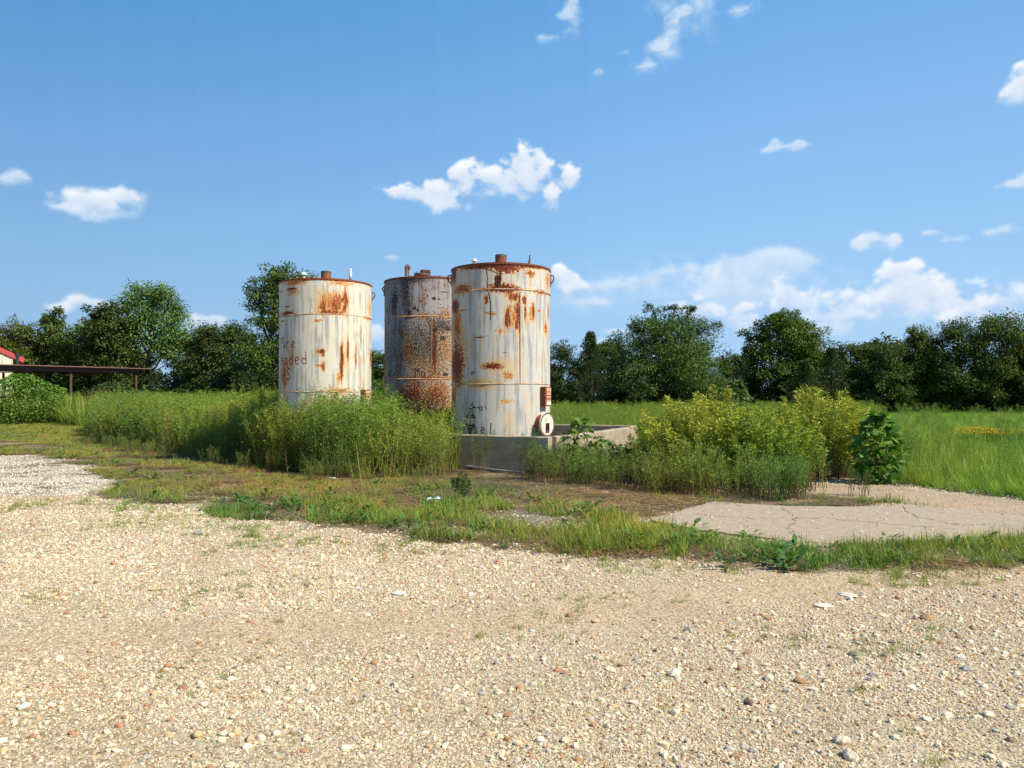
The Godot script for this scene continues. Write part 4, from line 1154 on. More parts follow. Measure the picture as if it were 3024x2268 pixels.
# ---------------------------------------------------------------- tanks
# the weathered skin of a tank; nx is sideways from its middle in radii, my metres down from the rim
class Hide:
	const W := 768
	const H := 480
	var tall: float
	var radius: float
	var rust := PackedFloat32Array()
	var ink := PackedFloat32Array()
	var soot := PackedFloat32Array()
	var streak := FastNoiseLite.new()
	var blot := FastNoiseLite.new()

	func _init(h: float, r: float, s: int) -> void:
		tall = h
		radius = r
		rust.resize(W * H)
		ink.resize(W * H)
		soot.resize(W * H)
		streak.seed = s
		streak.frequency = 0.03
		streak.fractal_octaves = 4
		blot.seed = s + 7
		blot.frequency = 0.02
		blot.fractal_octaves = 5

	# grain: x across, y down; larger is finer
	func stamp(to: PackedFloat32Array, nx: float, my: float, rx: float, ry: float, amount: float, rag: float, grain: Vector2, soft := 0.5, square := false) -> void:
		var a0 := asin(clampf(nx - rx * 1.3, -1.0, 1.0))
		var a1 := asin(clampf(nx + rx * 1.3, -1.0, 1.0))
		for py in range(maxi(0, int((my - ry * 1.3) / tall * H)), mini(H - 1, int((my + ry * 1.3) / tall * H)) + 1):
			for px in range(int((0.5 + a0 / TAU) * W), int((0.5 + a1 / TAU) * W) + 1):
				var phi := ((px + 0.5) / W - 0.5) * TAU
				var dx := absf((sin(phi) - nx) / rx)
				var dy := absf(((py + 0.5) / H * tall - my) / ry)
				var q := 1.0 - (pow(pow(dx, 5.0) + pow(dy, 5.0), 0.2) if square else sqrt(dx * dx + dy * dy))
				q += rag * blot.get_noise_2d(px * grain.x * 3.0, py * grain.y * 3.0)
				var t := clampf(q / soft, 0.0, 1.0) * amount
				var i := py * W + posmod(px, W)
				to[i] = 1.0 - (1.0 - to[i]) * (1.0 - t)

	func stroke(path: Array, wide: float, amount: float) -> void:
		for k in path.size() - 1:
			var a: Vector2 = path[k]
			var b: Vector2 = path[k + 1]
			var steps := int((b - a).length() / 0.006) + 1
			for s in steps:
				var p := a.lerp(b, float(s) / steps)
				var cx := (0.5 + p.x / radius / TAU) * W
				var cy := p.y / tall * H
				var r := wide / tall * H * (1.0 + 0.4 * streak.get_noise_2d(p.x * 400.0, p.y * 400.0))
				for py in range(int(cy - r - 1), int(cy + r + 2)):
					for px in range(int(cx - r - 1), int(cx + r + 2)):
						if py < 0 or py >= H:
							continue
						var t := clampf(r + 0.5 - Vector2(px + 0.5 - cx, py + 0.5 - cy).length(), 0.0, 1.0) * amount
						var i := py * W + posmod(px, W)
						ink[i] = maxf(ink[i], t)

	# lettering by hand; nx and my of its upper left corner, height of a capital
	func write(text: String, nx: float, my: float, size: float, wide: float, amount: float) -> void:
		var at := Vector2(asin(nx) * radius, my)
		for ch in text:
			var g: Array = GLYPHS.get(ch, [])
			for line in g:
				var p := []
				for q in line:
					p.append(at + Vector2(q[0] + 0.06 * q[1] * (0.5 if ch < "n" else -0.5), q[1]) * size)
				stroke(p, wide, amount)
			at.x += size * (0.34 if ch in " li" else 0.66)

	const GLYPHS := {
		"P": [[[0.05, 1.0], [0.08, 0.05], [0.45, 0.0], [0.5, 0.25], [0.4, 0.45], [0.08, 0.5]]],
		"u": [[[0.05, 0.45], [0.06, 0.85], [0.2, 1.0], [0.38, 0.85], [0.42, 0.45]], [[0.42, 0.45], [0.44, 1.0]]],
		"r": [[[0.08, 0.45], [0.08, 1.15]], [[0.08, 0.65], [0.22, 0.45], [0.4, 0.5]]],
		"e": [[[0.05, 0.75], [0.42, 0.65], [0.36, 0.45], [0.16, 0.45], [0.04, 0.75], [0.15, 1.0], [0.42, 0.95]]],
		"l": [[[0.08, 0.2], [0.06, 1.0], [0.2, 1.02]]],
		"a": [[[0.42, 0.5], [0.2, 0.45], [0.05, 0.72], [0.15, 1.0], [0.38, 0.9], [0.43, 0.48]], [[0.43, 0.48], [0.46, 1.02]]],
		"d": [[[0.42, 0.62], [0.2, 0.5], [0.05, 0.75], [0.18, 1.0], [0.42, 0.95]], [[0.43, 0.0], [0.45, 1.02]]],
		"G": [[[0.45, 0.12], [0.25, 0.0], [0.05, 0.3], [0.06, 0.8], [0.25, 1.0], [0.46, 0.85], [0.46, 0.55], [0.28, 0.55]]],
		"A": [[[0.02, 1.0], [0.25, 0.0], [0.48, 1.0]], [[0.1, 0.65], [0.42, 0.62]]],
		"S": [[[0.45, 0.12], [0.22, 0.0], [0.06, 0.2], [0.14, 0.42], [0.4, 0.58], [0.44, 0.85], [0.22, 1.0], [0.03, 0.88]]],
		"M": [[[0.02, 1.0], [0.04, 0.1], [0.28, 0.45], [0.5, 0.1], [0.55, 1.0]]],
		"s": [[[0.4, 0.5], [0.18, 0.45], [0.08, 0.6], [0.38, 0.8], [0.3, 1.0], [0.04, 0.95]]],
		"i": [[[0.1, 0.45], [0.1, 1.0]], [[0.1, 0.2], [0.11, 0.26]]],
		"C": [[[0.45, 0.15], [0.2, 0.05], [0.05, 0.5], [0.18, 0.95], [0.46, 0.88]]],
		"o": [[[0.22, 0.45], [0.05, 0.7], [0.2, 1.0], [0.4, 0.75], [0.22, 0.45]]],
	}

	# old: how far the paint is gone altogether
	func picture(paint: Color, grey_: Color, ink_color: Color, old: float) -> Array:
		var data := PackedByteArray()
		data.resize(W * H * 3)
		var bump := PackedByteArray()
		bump.resize(W * H)
		var tan_ := Color(0.80, 0.66, 0.45)
		var orange := Color(0.68, 0.40, 0.17)
		var brown := Color(0.36, 0.14, 0.055)
		var black := Color(0.10, 0.075, 0.065)
		for py in H:
			for px in W:
				var i := py * W + px
				var s := streak.get_noise_2d(px * 2.6, py * 0.16)
				var s2 := streak.get_noise_2d(px * 14.0 + 90.0, py * 0.5)
				var b := blot.get_noise_2d(px * 1.2, py * 1.0)
				var f := blot.get_noise_2d(px * 7.0 + 40.0, py * 7.0)
				var c := paint.lerp(grey_, clampf((s * 1.3 + s2 * 0.2 + b * 0.4 + 0.0) * 1.0, 0.0, 0.6))
				c = c * (1.0 + 0.05 * f + 0.03 * s2)
				c = c.lerp(tan_, clampf(b * 1.1 - 0.22, 0.0, 0.3))
				var r := rust[i]
				r = clampf(r + r * (0.4 * f + 0.35 * s2 + 0.25 * b), 0.0, 1.0)
				if old > 0.0:
					var down := float(py) / H
					var scab := clampf((f * 1.3 + b * 0.8 - 0.42 + 0.38 * down) * 2.6, 0.0, 1.0) * old
					var bloom := clampf((b * 1.5 + s * 0.4 - 0.3 + 0.6 * down) * 1.3, 0.0, 0.5) * old
					c = c.lerp(Color(0.60, 0.42, 0.29), bloom)
					c = c.lerp(Color(0.24, 0.13, 0.09), scab * 0.85)
				if r > 0.0:
					c = c.lerp(tan_, clampf(r * 2.6, 0.0, 0.8))
					c = c.lerp(orange, clampf((r - 0.28) * 3.0, 0.0, 0.95))
					c = c.lerp(brown, clampf((r - 0.62) * 3.4, 0.0, 0.97))
				var k := clampf(soot[i] * (1.0 + 0.8 * f + 0.5 * s2), 0.0, 0.95)
				c = c.lerp(black, k)
				c = c.lerp(ink_color, ink[i])
				data[i * 3] = int(clampf(c.r, 0.0, 1.0) * 255.0)
				data[i * 3 + 1] = int(clampf(c.g, 0.0, 1.0) * 255.0)
				data[i * 3 + 2] = int(clampf(c.b, 0.0, 1.0) * 255.0)
				bump[i] = int(clampf(0.5 - 0.3 * r + 0.25 * f * (0.3 + r + old), 0.0, 1.0) * 255.0)
		return [ImageTexture.create_from_image(Image.create_from_data(W, H, false, Image.FORMAT_RGB8, data)), ImageTexture.create_from_image(Image.create_from_data(W, H, false, Image.FORMAT_L8, bump))]


func skin_material(maps: Array) -> StandardMaterial3D:
	var m := surf(Color.WHITE, 0.62)
	m.albedo_color = Color.WHITE
	m.albedo_texture = maps[0]
	m.heightmap_enabled = true
	m.heightmap_texture = maps[1]
	m.heightmap_scale = 0.6
	m.metallic_specular = 0.4
	return m


func shell_mesh(r: float, h: float, dents: int) -> ArrayMesh:
	var g := Geo.new()
	var sides := 96
	var rows := 24
	var at := func(k: int, j: int) -> Vector3:
		var phi := (float(k) / sides - 0.5) * TAU
		var y := float(j) / rows * h
		var rr := r + 0.012 * n_low.get_noise_3d(sin(phi) * 12.0, y * 9.0 + dents * 100.0, cos(phi) * 12.0) * (0.0 if j == rows else 1.0)
		return Vector3(sin(phi) * rr, y, cos(phi) * rr)
	var p := []
	for j in rows + 1:
		for k in sides + 1:
			p.append(at.call(k, j))
	for j in rows:
		for k in sides:
			var q := [j * (sides + 1) + k, j * (sides + 1) + k + 1, (j + 1) * (sides + 1) + k + 1, (j + 1) * (sides + 1) + k]
			var n := []
			for i in q:
				var v: Vector3 = p[i]
				n.append(Vector3(v.x, 0, v.z).normalized())
			var u0 := float(k) / sides
			var u1 := float(k + 1) / sides
			var v0 := 1.0 - float(j) / rows
			var v1 := 1.0 - float(j + 1) / rows
			g.tri(p[q[0]], p[q[1]], p[q[2]], n[0], n[1], n[2], Color.WHITE, Vector2(u0, v0), Vector2(u1, v0), Vector2(u1, v1))
			g.tri(p[q[0]], p[q[2]], p[q[3]], n[0], n[2], n[3], Color.WHITE, Vector2(u0, v0), Vector2(u1, v1), Vector2(u0, v1))
	return g.mesh()


func bead_ring(r: float, y: float, a: Color, b: Color) -> ArrayMesh:
	var g := Geo.new()
	for k in 120:
		var t0 := TAU * k / 120.0
		var t1 := TAU * (k + 1) / 120.0
		var c := a.lerp(b, smooth(-0.2, 0.3, n_mid.get_noise_2d(k * 4.0, y * 50.0)))
		var d0 := Vector3(sin(t0), 0, cos(t0))
		var d1 := Vector3(sin(t1), 0, cos(t1))
		for e in [-1.0, 1.0]:
			var n: Vector3 = (d0 + Vector3.UP * e).normalized()
			g.quad(d0 * (r + 0.013) + Vector3.UP * y, d1 * (r + 0.013) + Vector3.UP * y, d1 * (r - 0.004) + Vector3.UP * (y + 0.017 * e), d0 * (r - 0.004) + Vector3.UP * (y + 0.017 * e), n, c)
	return g.mesh()


func polar(r: float, nx: float, y: float) -> Vector3:
	var phi := asin(nx)
	return Vector3(sin(phi) * r, y, cos(phi) * r)


func tank_body(o: Node3D, r: float, h: float, skin: StandardMaterial3D, seams: Array, dents: int, rim: Color) -> void:
	obj("shell", shell_mesh(r, h, dents), skin, o)
	var roof := Geo.new()
	roof.lathe([Vector2(r + 0.004, h + 0.012), Vector2(r * 0.5, h + 0.075), Vector2(0.01, h + 0.11)], 64, Color(0.75, 0.6, 0.5))
	obj("roof", roof.mesh(), M.rust, o)
	var lip := Geo.new()
	lip.lathe([Vector2(r - 0.01, h - 0.035), Vector2(r + 0.018, h - 0.03), Vector2(r + 0.02, h + 0.014), Vector2(r - 0.03, h + 0.026)], 96, rim)
	obj("rim", lip.mesh(), M.rust, o)
	for s in seams:
		obj("weld_seam", bead_ring(r, h - s, Color(0.46, 0.40, 0.30), Color(0.36, 0.17, 0.06)), M.paint, o)


func vertical_seam(o: Node3D, r: float, h: float, nx: float, top: float, bottom: float, col: Color) -> void:
	var g := Geo.new()
	var pts := []
	var rad := []
	for k in 9:
		pts.append(polar(r + 0.002, nx, h - lerpf(top + 0.02, bottom - 0.02, k / 8.0)))
		rad.append(0.012)
	g.tube(pts, rad, 5, col)
	obj("weld_seam", g.mesh(), M.paint, o)


func lug(o: Node3D, r: float, nx: float, y: float, size := 1.0) -> void:
	var phi := asin(nx)
	var out := Vector3(sin(phi), 0, cos(phi))
	var g := Geo.new()
	var p := []
	for q in [[-0.01, 0.07], [0.045, 0.095], [0.085, 0.075], [0.10, 0.03], [0.085, -0.03], [0.045, -0.09], [-0.01, -0.15]]:
		p.append(out * (r + q[0] * size) + Vector3.UP * (y + q[1] * size))
	g.tube(p, [0.016, 0.018, 0.018, 0.018, 0.018, 0.018, 0.016], 6, Color(0.55, 0.40, 0.36))
	g.tube([out * (r + 0.002) + Vector3.UP * (y - 0.19), out * (r + 0.002) + Vector3.UP * (y + 0.11)], [0.024, 0.024], 6, Color(0.6, 0.42, 0.36))
	obj("lifting_lug", g.mesh(), M.rust, o)


# a short neck on the roof with a darker lid
func top_neck(o: Node3D, x: float, z: float, foot: float, top: float, r: float, wide: float, col: Color) -> void:
	var at := Transform3D(Basis(), Vector3(x, 0, z))
	var g := Geo.new()
	g.lathe([Vector2(r, foot), Vector2(r, top - 0.06), Vector2(r * 1.02, top - 0.06)], 28, col, at)
	var m := obj("roof_neck", g.mesh(), M.rust, o)
	var l := Geo.new()
	l.lathe([Vector2(r * 0.9, top - 0.075), Vector2(r * wide, top - 0.065), Vector2(r * wide, top - 0.012), Vector2(r * wide - 0.01, top), Vector2(0.0, top + 0.006)], 28, Color(0.085, 0.07, 0.065), at)
	obj("lid", l.mesh(), M.paint, m)


func make_tanks() -> void:
	var r := 1.24
	# ---- front tank
	var h := 4.86
	var s := Hide.new(h, r, 3)
	var R: PackedFloat32Array = s.rust
	var V := Vector2(5.0, 0.7)
	var B := Vector2(2.2, 2.2)
	var Hz := Vector2(0.6, 5.0)
	# rim and first course
	s.stamp(s.rust, -0.15, 0.06, 0.85, 0.10, 0.95, 0.5, B, 0.4)
	s.stamp(s.rust, 0.1, 0.13, 0.35, 0.15, 0.95, 0.6, B, 0.5)
	s.stamp(s.rust, 0.55, 0.05, 0.4, 0.06, 0.7, 0.5, B)
	s.stamp(s.rust, -0.93, 0.18, 0.07, 0.28, 0.95, 0.5, V)
	s.stamp(s.rust, 0.58, 0.22, 0.10, 0.10, 0.7, 0.9, B)
	s.stamp(s.rust, 0.93, 0.28, 0.06, 0.28, 0.5, 0.9, B)
	s.stamp(s.rust, -0.76, 0.56, 0.24, 0.16, 0.75, 0.7, B, 0.6)
	s.stamp(s.rust, 0.0, 0.62, 0.95, 0.05, 0.55, 0.4, Hz, 0.8)
	s.stamp(s.rust, 0.03, 0.60, 0.36, 0.13, 0.97, 0.6, B, 0.4)
	s.stamp(s.rust, 0.8, 0.63, 0.22, 0.06, 0.7, 0.9, B)
	s.stamp(s.rust, -0.06, 0.44, 0.07, 0.17, 1.0, 0.25, V, 0.2, true)
	s.stamp(s.soot, -0.06, 0.44, 0.06, 0.16, 0.55, 0.3, V, 0.3, true)
	s.stamp(s.soot, -0.01, 0.32, 0.025, 0.15, 0.8, 0.3, V, 0.3, true)
	# second course
	s.stamp(s.rust, 0.22, 0.80, 0.16, 0.16, 0.72, 0.7, V)
	s.stamp(s.rust, -0.28, 0.86, 0.06, 0.14, 0.85, 0.6, B)
	s.stamp(s.rust, 0.12, 1.30, 0.06, 0.30, 0.85, 0.6, V, 0.4, true)
	s.stamp(s.rust, 0.32, 1.20, 0.06, 0.55, 0.85, 0.6, V, 0.5, true)
	s.stamp(s.rust, 0.22, 1.25, 0.12, 0.32, 0.6, 0.9, V, 0.7, true)
	s.stamp(s.rust, 0.45, 0.86, 0.055, 0.13, 0.9, 0.4, B)
	s.stamp(s.rust, 0.47, 1.15, 0.03, 0.38, 0.75, 0.6, V)
	s.stamp(s.rust, 0.63, 1.12, 0.035, 0.30, 0.85, 0.4, V)
	s.stamp(s.rust, 0.58, 1.15, 0.05, 0.26, 0.5, 0.9, B)
	s.stamp(s.rust, 0.75, 1.08, 0.05, 0.05, 0.6, 0.7, B)
	s.stamp(s.rust, 0.945, 1.05, 0.014, 0.28, 0.95, 0.3, V)
	s.stamp(s.rust, 0.89, 1.50, 0.06, 0.16, 0.6, 0.8, B)
	s.stamp(s.rust, -0.90, 0.95, 0.09, 0.22, 1.0, 0.5, B, 0.4)
	s.stamp(s.rust, -0.86, 1.45, 0.13, 0.55, 0.72, 0.8, V, 0.7)
	s.stamp(s.rust, -0.86, 2.40, 0.16, 0.72, 0.98, 0.55, B, 0.5)
	s.stamp(s.rust, -0.75, 2.1, 0.16, 0.6, 0.45, 0.8, B, 0.9)
	s.stamp(s.rust, -0.17, 2.45, 0.24, 0.09, 0.97, 0.8, Vector2(3.0, 3.0), 0.5)
	s.stamp(s.rust, 0.0, 2.45, 0.40, 0.34, 0.34, 0.7, B, 0.9)
	s.stamp(s.rust, 0.15, 2.68, 0.12, 0.12, 0.5, 0.8, B)
	s.stamp(s.rust, -0.42, 2.86, 0.55, 0.20, 0.48, 0.6, B, 0.9)
	s.stamp(s.rust, -0.2, 1.20, 0.16, 0.05, 0.6, 0.9, Hz)
	s.stamp(s.rust, 0.0, 1.62, 0.14, 0.05, 0.45, 0.9, B)
	s.stamp(s.rust, -0.44, 1.76, 0.15, 0.018, 0.95, 0.5, Hz)
	s.stamp(s.soot, -0.32, 1.73, 0.14, 0.010, 0.6, 0.5, Hz)
	s.stamp(s.soot, 0.08, 2.12, 0.05, 0.01, 0.7, 0.4, Hz)
	s.stamp(s.rust, -0.72, 1.08, 0.16, 0.014, 0.7, 0.6, Hz)
	s.stamp(s.rust, -0.40, 1.06, 0.10, 0.012, 0.7, 0.6, Hz)
	s.stamp(s.rust, 0.36, 1.75, 0.02, 1.15, 0.55, 0.4, V)
	# lowest course
	s.stamp(s.rust, -0.93, 3.2, 0.06, 0.35, 0.6, 0.7, V)
	s.stamp(s.rust, 0.10, 3.28, 0.16, 0.06, 0.5, 1.0, B)
	s.stamp(s.rust, 0.15, 3.75, 0.14, 0.35, 0.28, 0.7, B, 0.9)
	s.stamp(s.rust, 0.2, 4.1, 0.10, 0.12, 0.35, 0.6, B, 0.9)
	s.stamp(s.rust, 0.0, 4.8, 1.4, 0.12, 0.6, 0.6, B)
	for k in 9:
		var ph := rng.randf_range(1.8, 4.4)
		s.stamp(s.rust, sin(ph) * 0.99, rng.randf_range(0.2, 4.0), 0.02, rng.randf_range(0.1, 0.4), 0.4, 0.8, V)
	# a tarry cable mark and writing
	var ax := func(nx: float, my: float) -> Vector2: return Vector2(asin(nx) * r, my)
	s.stroke([ax.call(-0.02, 0.27), ax.call(-0.17, 0.19), ax.call(-0.28, 0.14), ax.call(-0.26, 0.35), ax.call(-0.26, 0.62), ax.call(-0.2, 0.9), ax.call(-0.195, 1.2), ax.call(-0.2, 1.34)], 0.010, 0.9)
	s.stroke([ax.call(-0.56, 2.58), ax.call(-0.53, 2.57), ax.call(-0.53, 2.63)], 0.014, 0.8)
	s.stroke([ax.call(-0.57, 2.60), ax.call(-0.57, 2.66)], 0.010, 0.8)
	s.stroke([ax.call(-0.74, 3.36), ax.call(-0.74, 3.50)], 0.009, 0.75)
	s.stroke([ax.call(-0.62, 3.44), ax.call(-0.42, 3.42)], 0.011, 0.85)
	s.stroke([ax.call(-0.58, 3.36), ax.call(-0.54, 3.52)], 0.011, 0.85)
	s.stroke([ax.call(-0.61, 3.50), ax.call(-0.50, 3.38)], 0.009, 0.85)
	s.stroke([ax.call(-0.55, 3.30), ax.call(-0.56, 3.56)], 0.012, 0.85)
	s.write("a", -0.42, 3.32, 0.17, 0.010, 0.85)
	s.stroke([ax.call(-0.31, 3.38), ax.call(-0.27, 3.47)], 0.010, 0.85)
	s.stroke([ax.call(-0.60, 3.55), ax.call(-0.67, 3.66), ax.call(-0.50, 3.66), ax.call(-0.55, 3.56)], 0.016, 0.92)
	s.stroke([ax.call(-0.60, 3.60), ax.call(-0.54, 3.62)], 0.012, 0.92)
	s.stroke([ax.call(-0.67, 3.84), ax.call(-0.50, 3.86)], 0.018, 0.92)
	s.stroke([ax.call(-0.66, 3.80), ax.call(-0.59, 4.08), ax.call(-0.52, 3.80)], 0.016, 0.92)
	s.stroke([ax.call(-0.63, 3.92), ax.call(-0.55, 3.92)], 0.016, 0.92)
	s.stroke([ax.call(-0.59, 3.75), ax.call(-0.59, 4.14)], 0.014, 0.92)
	s.write("se", -0.52, 3.78, 0.26, 0.010, 0.85)
	s.stroke([ax.call(-0.19, 3.80), ax.call(-0.20, 4.08)], 0.011, 0.85)
	s.stroke([ax.call(-0.585, 4.18), ax.call(-0.585, 4.22)], 0.02, 0.85)
	for k in 60:
		var p: Vector2 = ax.call(rng.randf_range(-0.2, 0.6), rng.randf_range(3.1, 4.2))
		s.stroke([p, p + Vector2(0.004, 0.004)], 0.004, 0.7)
	var at := Vector3(-0.28, 0, -19.4)
	var o := thing("storage_tank", at, "tall pale rusting tank nearest the camera, with round hatch low on its right", "tank", "", atan2(-at.x, -at.z))
	tank_body(o, r, h, skin_material(s.picture(Color(0.735, 0.725, 0.69), Color(0.47, 0.50, 0.55), Color(0.10, 0.07, 0.07), 0.0)), [0.62, 2.86], 1, Color(0.55, 0.40, 0.35))
	vertical_seam(o, r, h, 0.37, 0.64, 2.86, Color(0.42, 0.22, 0.09))
	lug(o, r, -0.999, h - 0.2)
	lug(o, r, 0.999, h - 0.2)
	top_neck(o, 0.0, 0.0, h + 0.08, h + 0.42, 0.145, 1.02, Color(0.62, 0.62, 0.62))
	var vent := Geo.new()
	vent.tube([Vector3(-0.67, h + 0.03, 0), Vector3(-0.67, h + 0.25, 0)], [0.04, 0.04], 10, Color(0.55, 0.5, 0.45))
	var vm := obj("vent_pipe", vent.mesh(), M.paint, o)
	var cap := Geo.new()
	cap.lathe([Vector2(0.045, h + 0.24), Vector2(0.075, h + 0.25), Vector2(0.07, h + 0.29), Vector2(0.03, h + 0.32), Vector2(0.0, h + 0.325)], 16, Color(0.7, 0.68, 0.64), Transform3D(Basis(), Vector3(-0.67, 0, 0)))
	obj("vent_cap", cap.mesh(), M.paint, vm)
	var valve := Geo.new()
	valve.tube([Vector3(0.73, h + 0.03, 0), Vector3(0.73, h + 0.19, 0)], [0.042, 0.042], 10, Color(0.16, 0.10, 0.08))
	valve.tube([Vector3(0.73, h + 0.19, 0), Vector3(0.73, h + 0.27, 0)], [0.052, 0.048], 8, Color(0.22, 0.23, 0.25))
	valve.tube([Vector3(0.73, h + 0.27, 0), Vector3(0.73, h + 0.36, 0), Vector3(0.73, h + 0.42, 0)], [0.025, 0.016, 0.02], 8, Color(0.06, 0.06, 0.07))
	obj("relief_valve", valve.mesh(), M.paint, o)
	# round hatch on the side, bolted all round
	var phi := deg_to_rad(51.0)
	var out := Vector3(sin(phi), 0, cos(phi))
	var side := Vector3(cos(phi), 0, -sin(phi))
	var frame := Transform3D(Basis(side, out, -Vector3.UP).orthonormalized(), out * r + Vector3.UP * 1.03)
	var neck := Geo.new()
	neck.lathe([Vector2(0.235, -0.12), Vector2(0.235, 0.16)], 40, Color(1.1, 0.85, 0.6), frame)
	var nm := obj("side_hatch", neck.mesh(), M.rust, o)
	var plate := Geo.new()
	plate.lathe([Vector2(0.2, 0.155), Vector2(0.285, 0.155), Vector2(0.29, 0.162), Vector2(0.29, 0.185), Vector2(0.283, 0.192), Vector2(0.0, 0.196)], 48, Color(0.66, 0.60, 0.50), frame)
	obj("hatch_cover", plate.mesh(), M.paint, nm)
	var bolt := Geo.new()
	bolt.lathe([Vector2(0.0, -0.03), Vector2(0.015, -0.03), Vector2(0.015, 0.026), Vector2(0.0, 0.028)], 6, Color(0.12, 0.07, 0.045))
	var bmesh := bolt.mesh()
	for k in 32:
		var b := obj("bolt", bmesh, M.paint, nm)
		var a := TAU * k / 32.0
		b.transform = frame * Transform3D(Basis(), Vector3(sin(a) * 0.272, 0.19, cos(a) * 0.272))
	var tagbox := Geo.new()
	tagbox.box(frame * Transform3D(Basis(), Vector3(0.02, 0.245, 0.04)), Vector3(0.155, 0.10, 0.15), 0.004, Color(0.55, 0.36, 0.22))
	obj("tag_box", tagbox.mesh(), M.rust, nm)
	var face := Geo.new()
	face.box(frame * Transform3D(Basis(), Vector3(0.02, 0.297, 0.04)), Vector3(0.145, 0.006, 0.14), 0.001, Color(0.72, 0.70, 0.66))
	for k in 5:
		face.box(frame * Transform3D(Basis(), Vector3(0.02, 0.3012, -0.008 + k * 0.022)), Vector3(0.11, 0.003, 0.004), 0.0005, Color(0.35, 0.25, 0.25))
	obj("tag_plate", face.mesh(), M.paint, nm)
	var pin := Geo.new()
	pin.box(frame * Transform3D(Basis(), Vector3(-0.06, 0.2, -0.10)), Vector3(0.012, 0.02, 0.05), 0.002, Color(0.12, 0.08, 0.06))
	obj("latch_pin", pin.mesh(), M.paint, nm)
	gauge_box(o, r, 56.0, 1.70)

	# ---- left tank
	h = 5.24
	var rl := 1.31
	s = Hide.new(h, rl, 14)
	s.stamp(s.rust, 0.0, 0.02, 1.2, 0.04, 0.75, 0.5, B)
	s.stamp(s.rust, -0.62, 0.10, 0.3, 0.10, 0.5, 0.8, B)
	s.stamp(s.rust, 0.3, 0.08, 0.35, 0.12, 0.45, 0.8, B)
	s.stamp(s.rust, -0.72, 0.26, 0.14, 0.035, 1.0, 0.5, Hz)
	s.stamp(s.rust, -0.93, 0.28, 0.02, 0.04, 0.9, 0.5, B)
	s.stamp(s.rust, -0.68, 0.34, 0.20, 0.16, 0.5, 0.6, B, 0.8)
	s.stamp(s.rust, 0.12, 0.66, 0.40, 0.36, 0.45, 0.5, V, 0.5, true)
	s.stamp(s.rust, -0.06, 0.72, 0.07, 0.28, 0.62, 0.7, V)
	s.stamp(s.rust, 0.22, 0.70, 0.14, 0.34, 0.55, 0.8, V)
	s.stamp(s.rust, 0.40, 0.60, 0.07, 0.48, 0.72, 0.6, V)
	s.stamp(s.rust, 0.12, 0.93, 0.36, 0.07, 0.6, 0.7, B)
	s.stamp(s.rust, -0.80, 0.95, 0.22, 0.11, 0.78, 0.6, B, 0.6)
	s.stamp(s.rust, -0.78, 0.93, 0.13, 0.05, 0.95, 0.6, B)
	s.stamp(s.rust, -0.80, 0.74, 0.09, 0.02, 0.95, 0.9, B)
	s.stamp(s.rust, -0.91, 1.13, 0.06, 0.025, 0.9, 0.5, B)
	s.stamp(s.rust, -0.16, 1.17, 0.12, 0.05, 0.6, 0.9, B)
	s.stamp(s.rust, 0.90, 1.0, 0.12, 0.05, 0.6, 0.8, B)
	s.stamp(s.rust, 0.95, 0.7, 0.05, 0.3, 0.4, 0.8, B)
	s.stamp(s.soot, 0.74, 1.55, 0.022, 0.50, 0.35, 0.3, V)
	s.stamp(s.rust, -0.06, 2.05, 0.06, 0.15, 0.82, 0.5, B, 0.4)
	s.stamp(s.rust, -0.13, 2.02, 0.10, 0.07, 0.6, 0.6, B, 0.4)
	s.stamp(s.rust, -0.05, 2.42, 0.05, 0.18, 0.7, 0.7, V, 0.5)
	s.stamp(s.rust, -0.13, 2.40, 0.10, 0.04, 0.6, 0.6, B)
	s.stamp(s.rust, 0.33, 2.30, 0.045, 0.68, 0.92, 0.35, V, 0.4)
	s.stamp(s.rust, 0.46, 1.92, 0.028, 0.40, 0.92, 0.3, V, 0.4)
	s.stamp(s.rust, 0.40, 2.15, 0.12, 0.7, 0.33, 0.7, V, 0.9)
	s.stamp(s.rust, 0.63, 2.15, 0.02, 0.48, 0.72, 0.5, V)
	s.stamp(s.rust, 0.27, 2.72, 0.05, 0.2, 0.5, 0.8, B)
	s.stamp(s.rust, 0.97, 2.15, 0.03, 0.35, 0.75, 0.6, V)
	s.stamp(s.rust, -0.72, 2.2, 0.12, 0.7, 0.42, 0.7, V, 0.9)
	s.stamp(s.rust, -0.86, 2.65, 0.08, 0.6, 0.6, 0.7, V)
	s.stamp(s.rust, 0.25, 3.1, 0.36, 0.12, 0.5, 0.7, B, 0.7)
	s.stamp(s.rust, 0.0, 3.5, 0.5, 0.4, 0.35, 0.7, B, 0.9)
	s.stamp(s.rust, 0.0, 4.85, 1.4, 0.2, 0.7, 0.5, B)
	s.write("Pure", -0.945, 1.60, 0.29, 0.014, 0.92)
	s.write("leaded", -0.965, 2.02, 0.34, 0.013, 0.85)
	s.write("GAS", -0.955, 2.46, 0.33, 0.014, 0.8)
	s.stroke([Vector2(asin(-0.09) * rl, 2.0), Vector2(asin(-0.08) * rl, 2.004)], 0.012, 0.6)
	var al := Vector3(-4.65, 0, -19.2)
	o = thing("storage_tank", al, "cream tank with dark red handwriting, standing apart on the left", "tank", "", atan2(-al.x, -al.z))
	o.scale = Vector3.ONE * 0.855
	tank_body(o, rl, h, skin_material(s.picture(Color(0.79, 0.775, 0.715), Color(0.50, 0.52, 0.56), Color(0.40, 0.13, 0.11), 0.0)), [0.98, 3.12], 2, Color(0.8, 0.5, 0.36))
	vertical_seam(o, rl, h, -0.30, 0.80, 0.98, Color(0.55, 0.42, 0.25))
	lug(o, rl, 0.999, h - 0.27)
	top_neck(o, 0.0, 0.0, h + 0.06, h + 0.41, 0.145, 1.02, Color(0.75, 0.85, 0.95))
	vent = Geo.new()
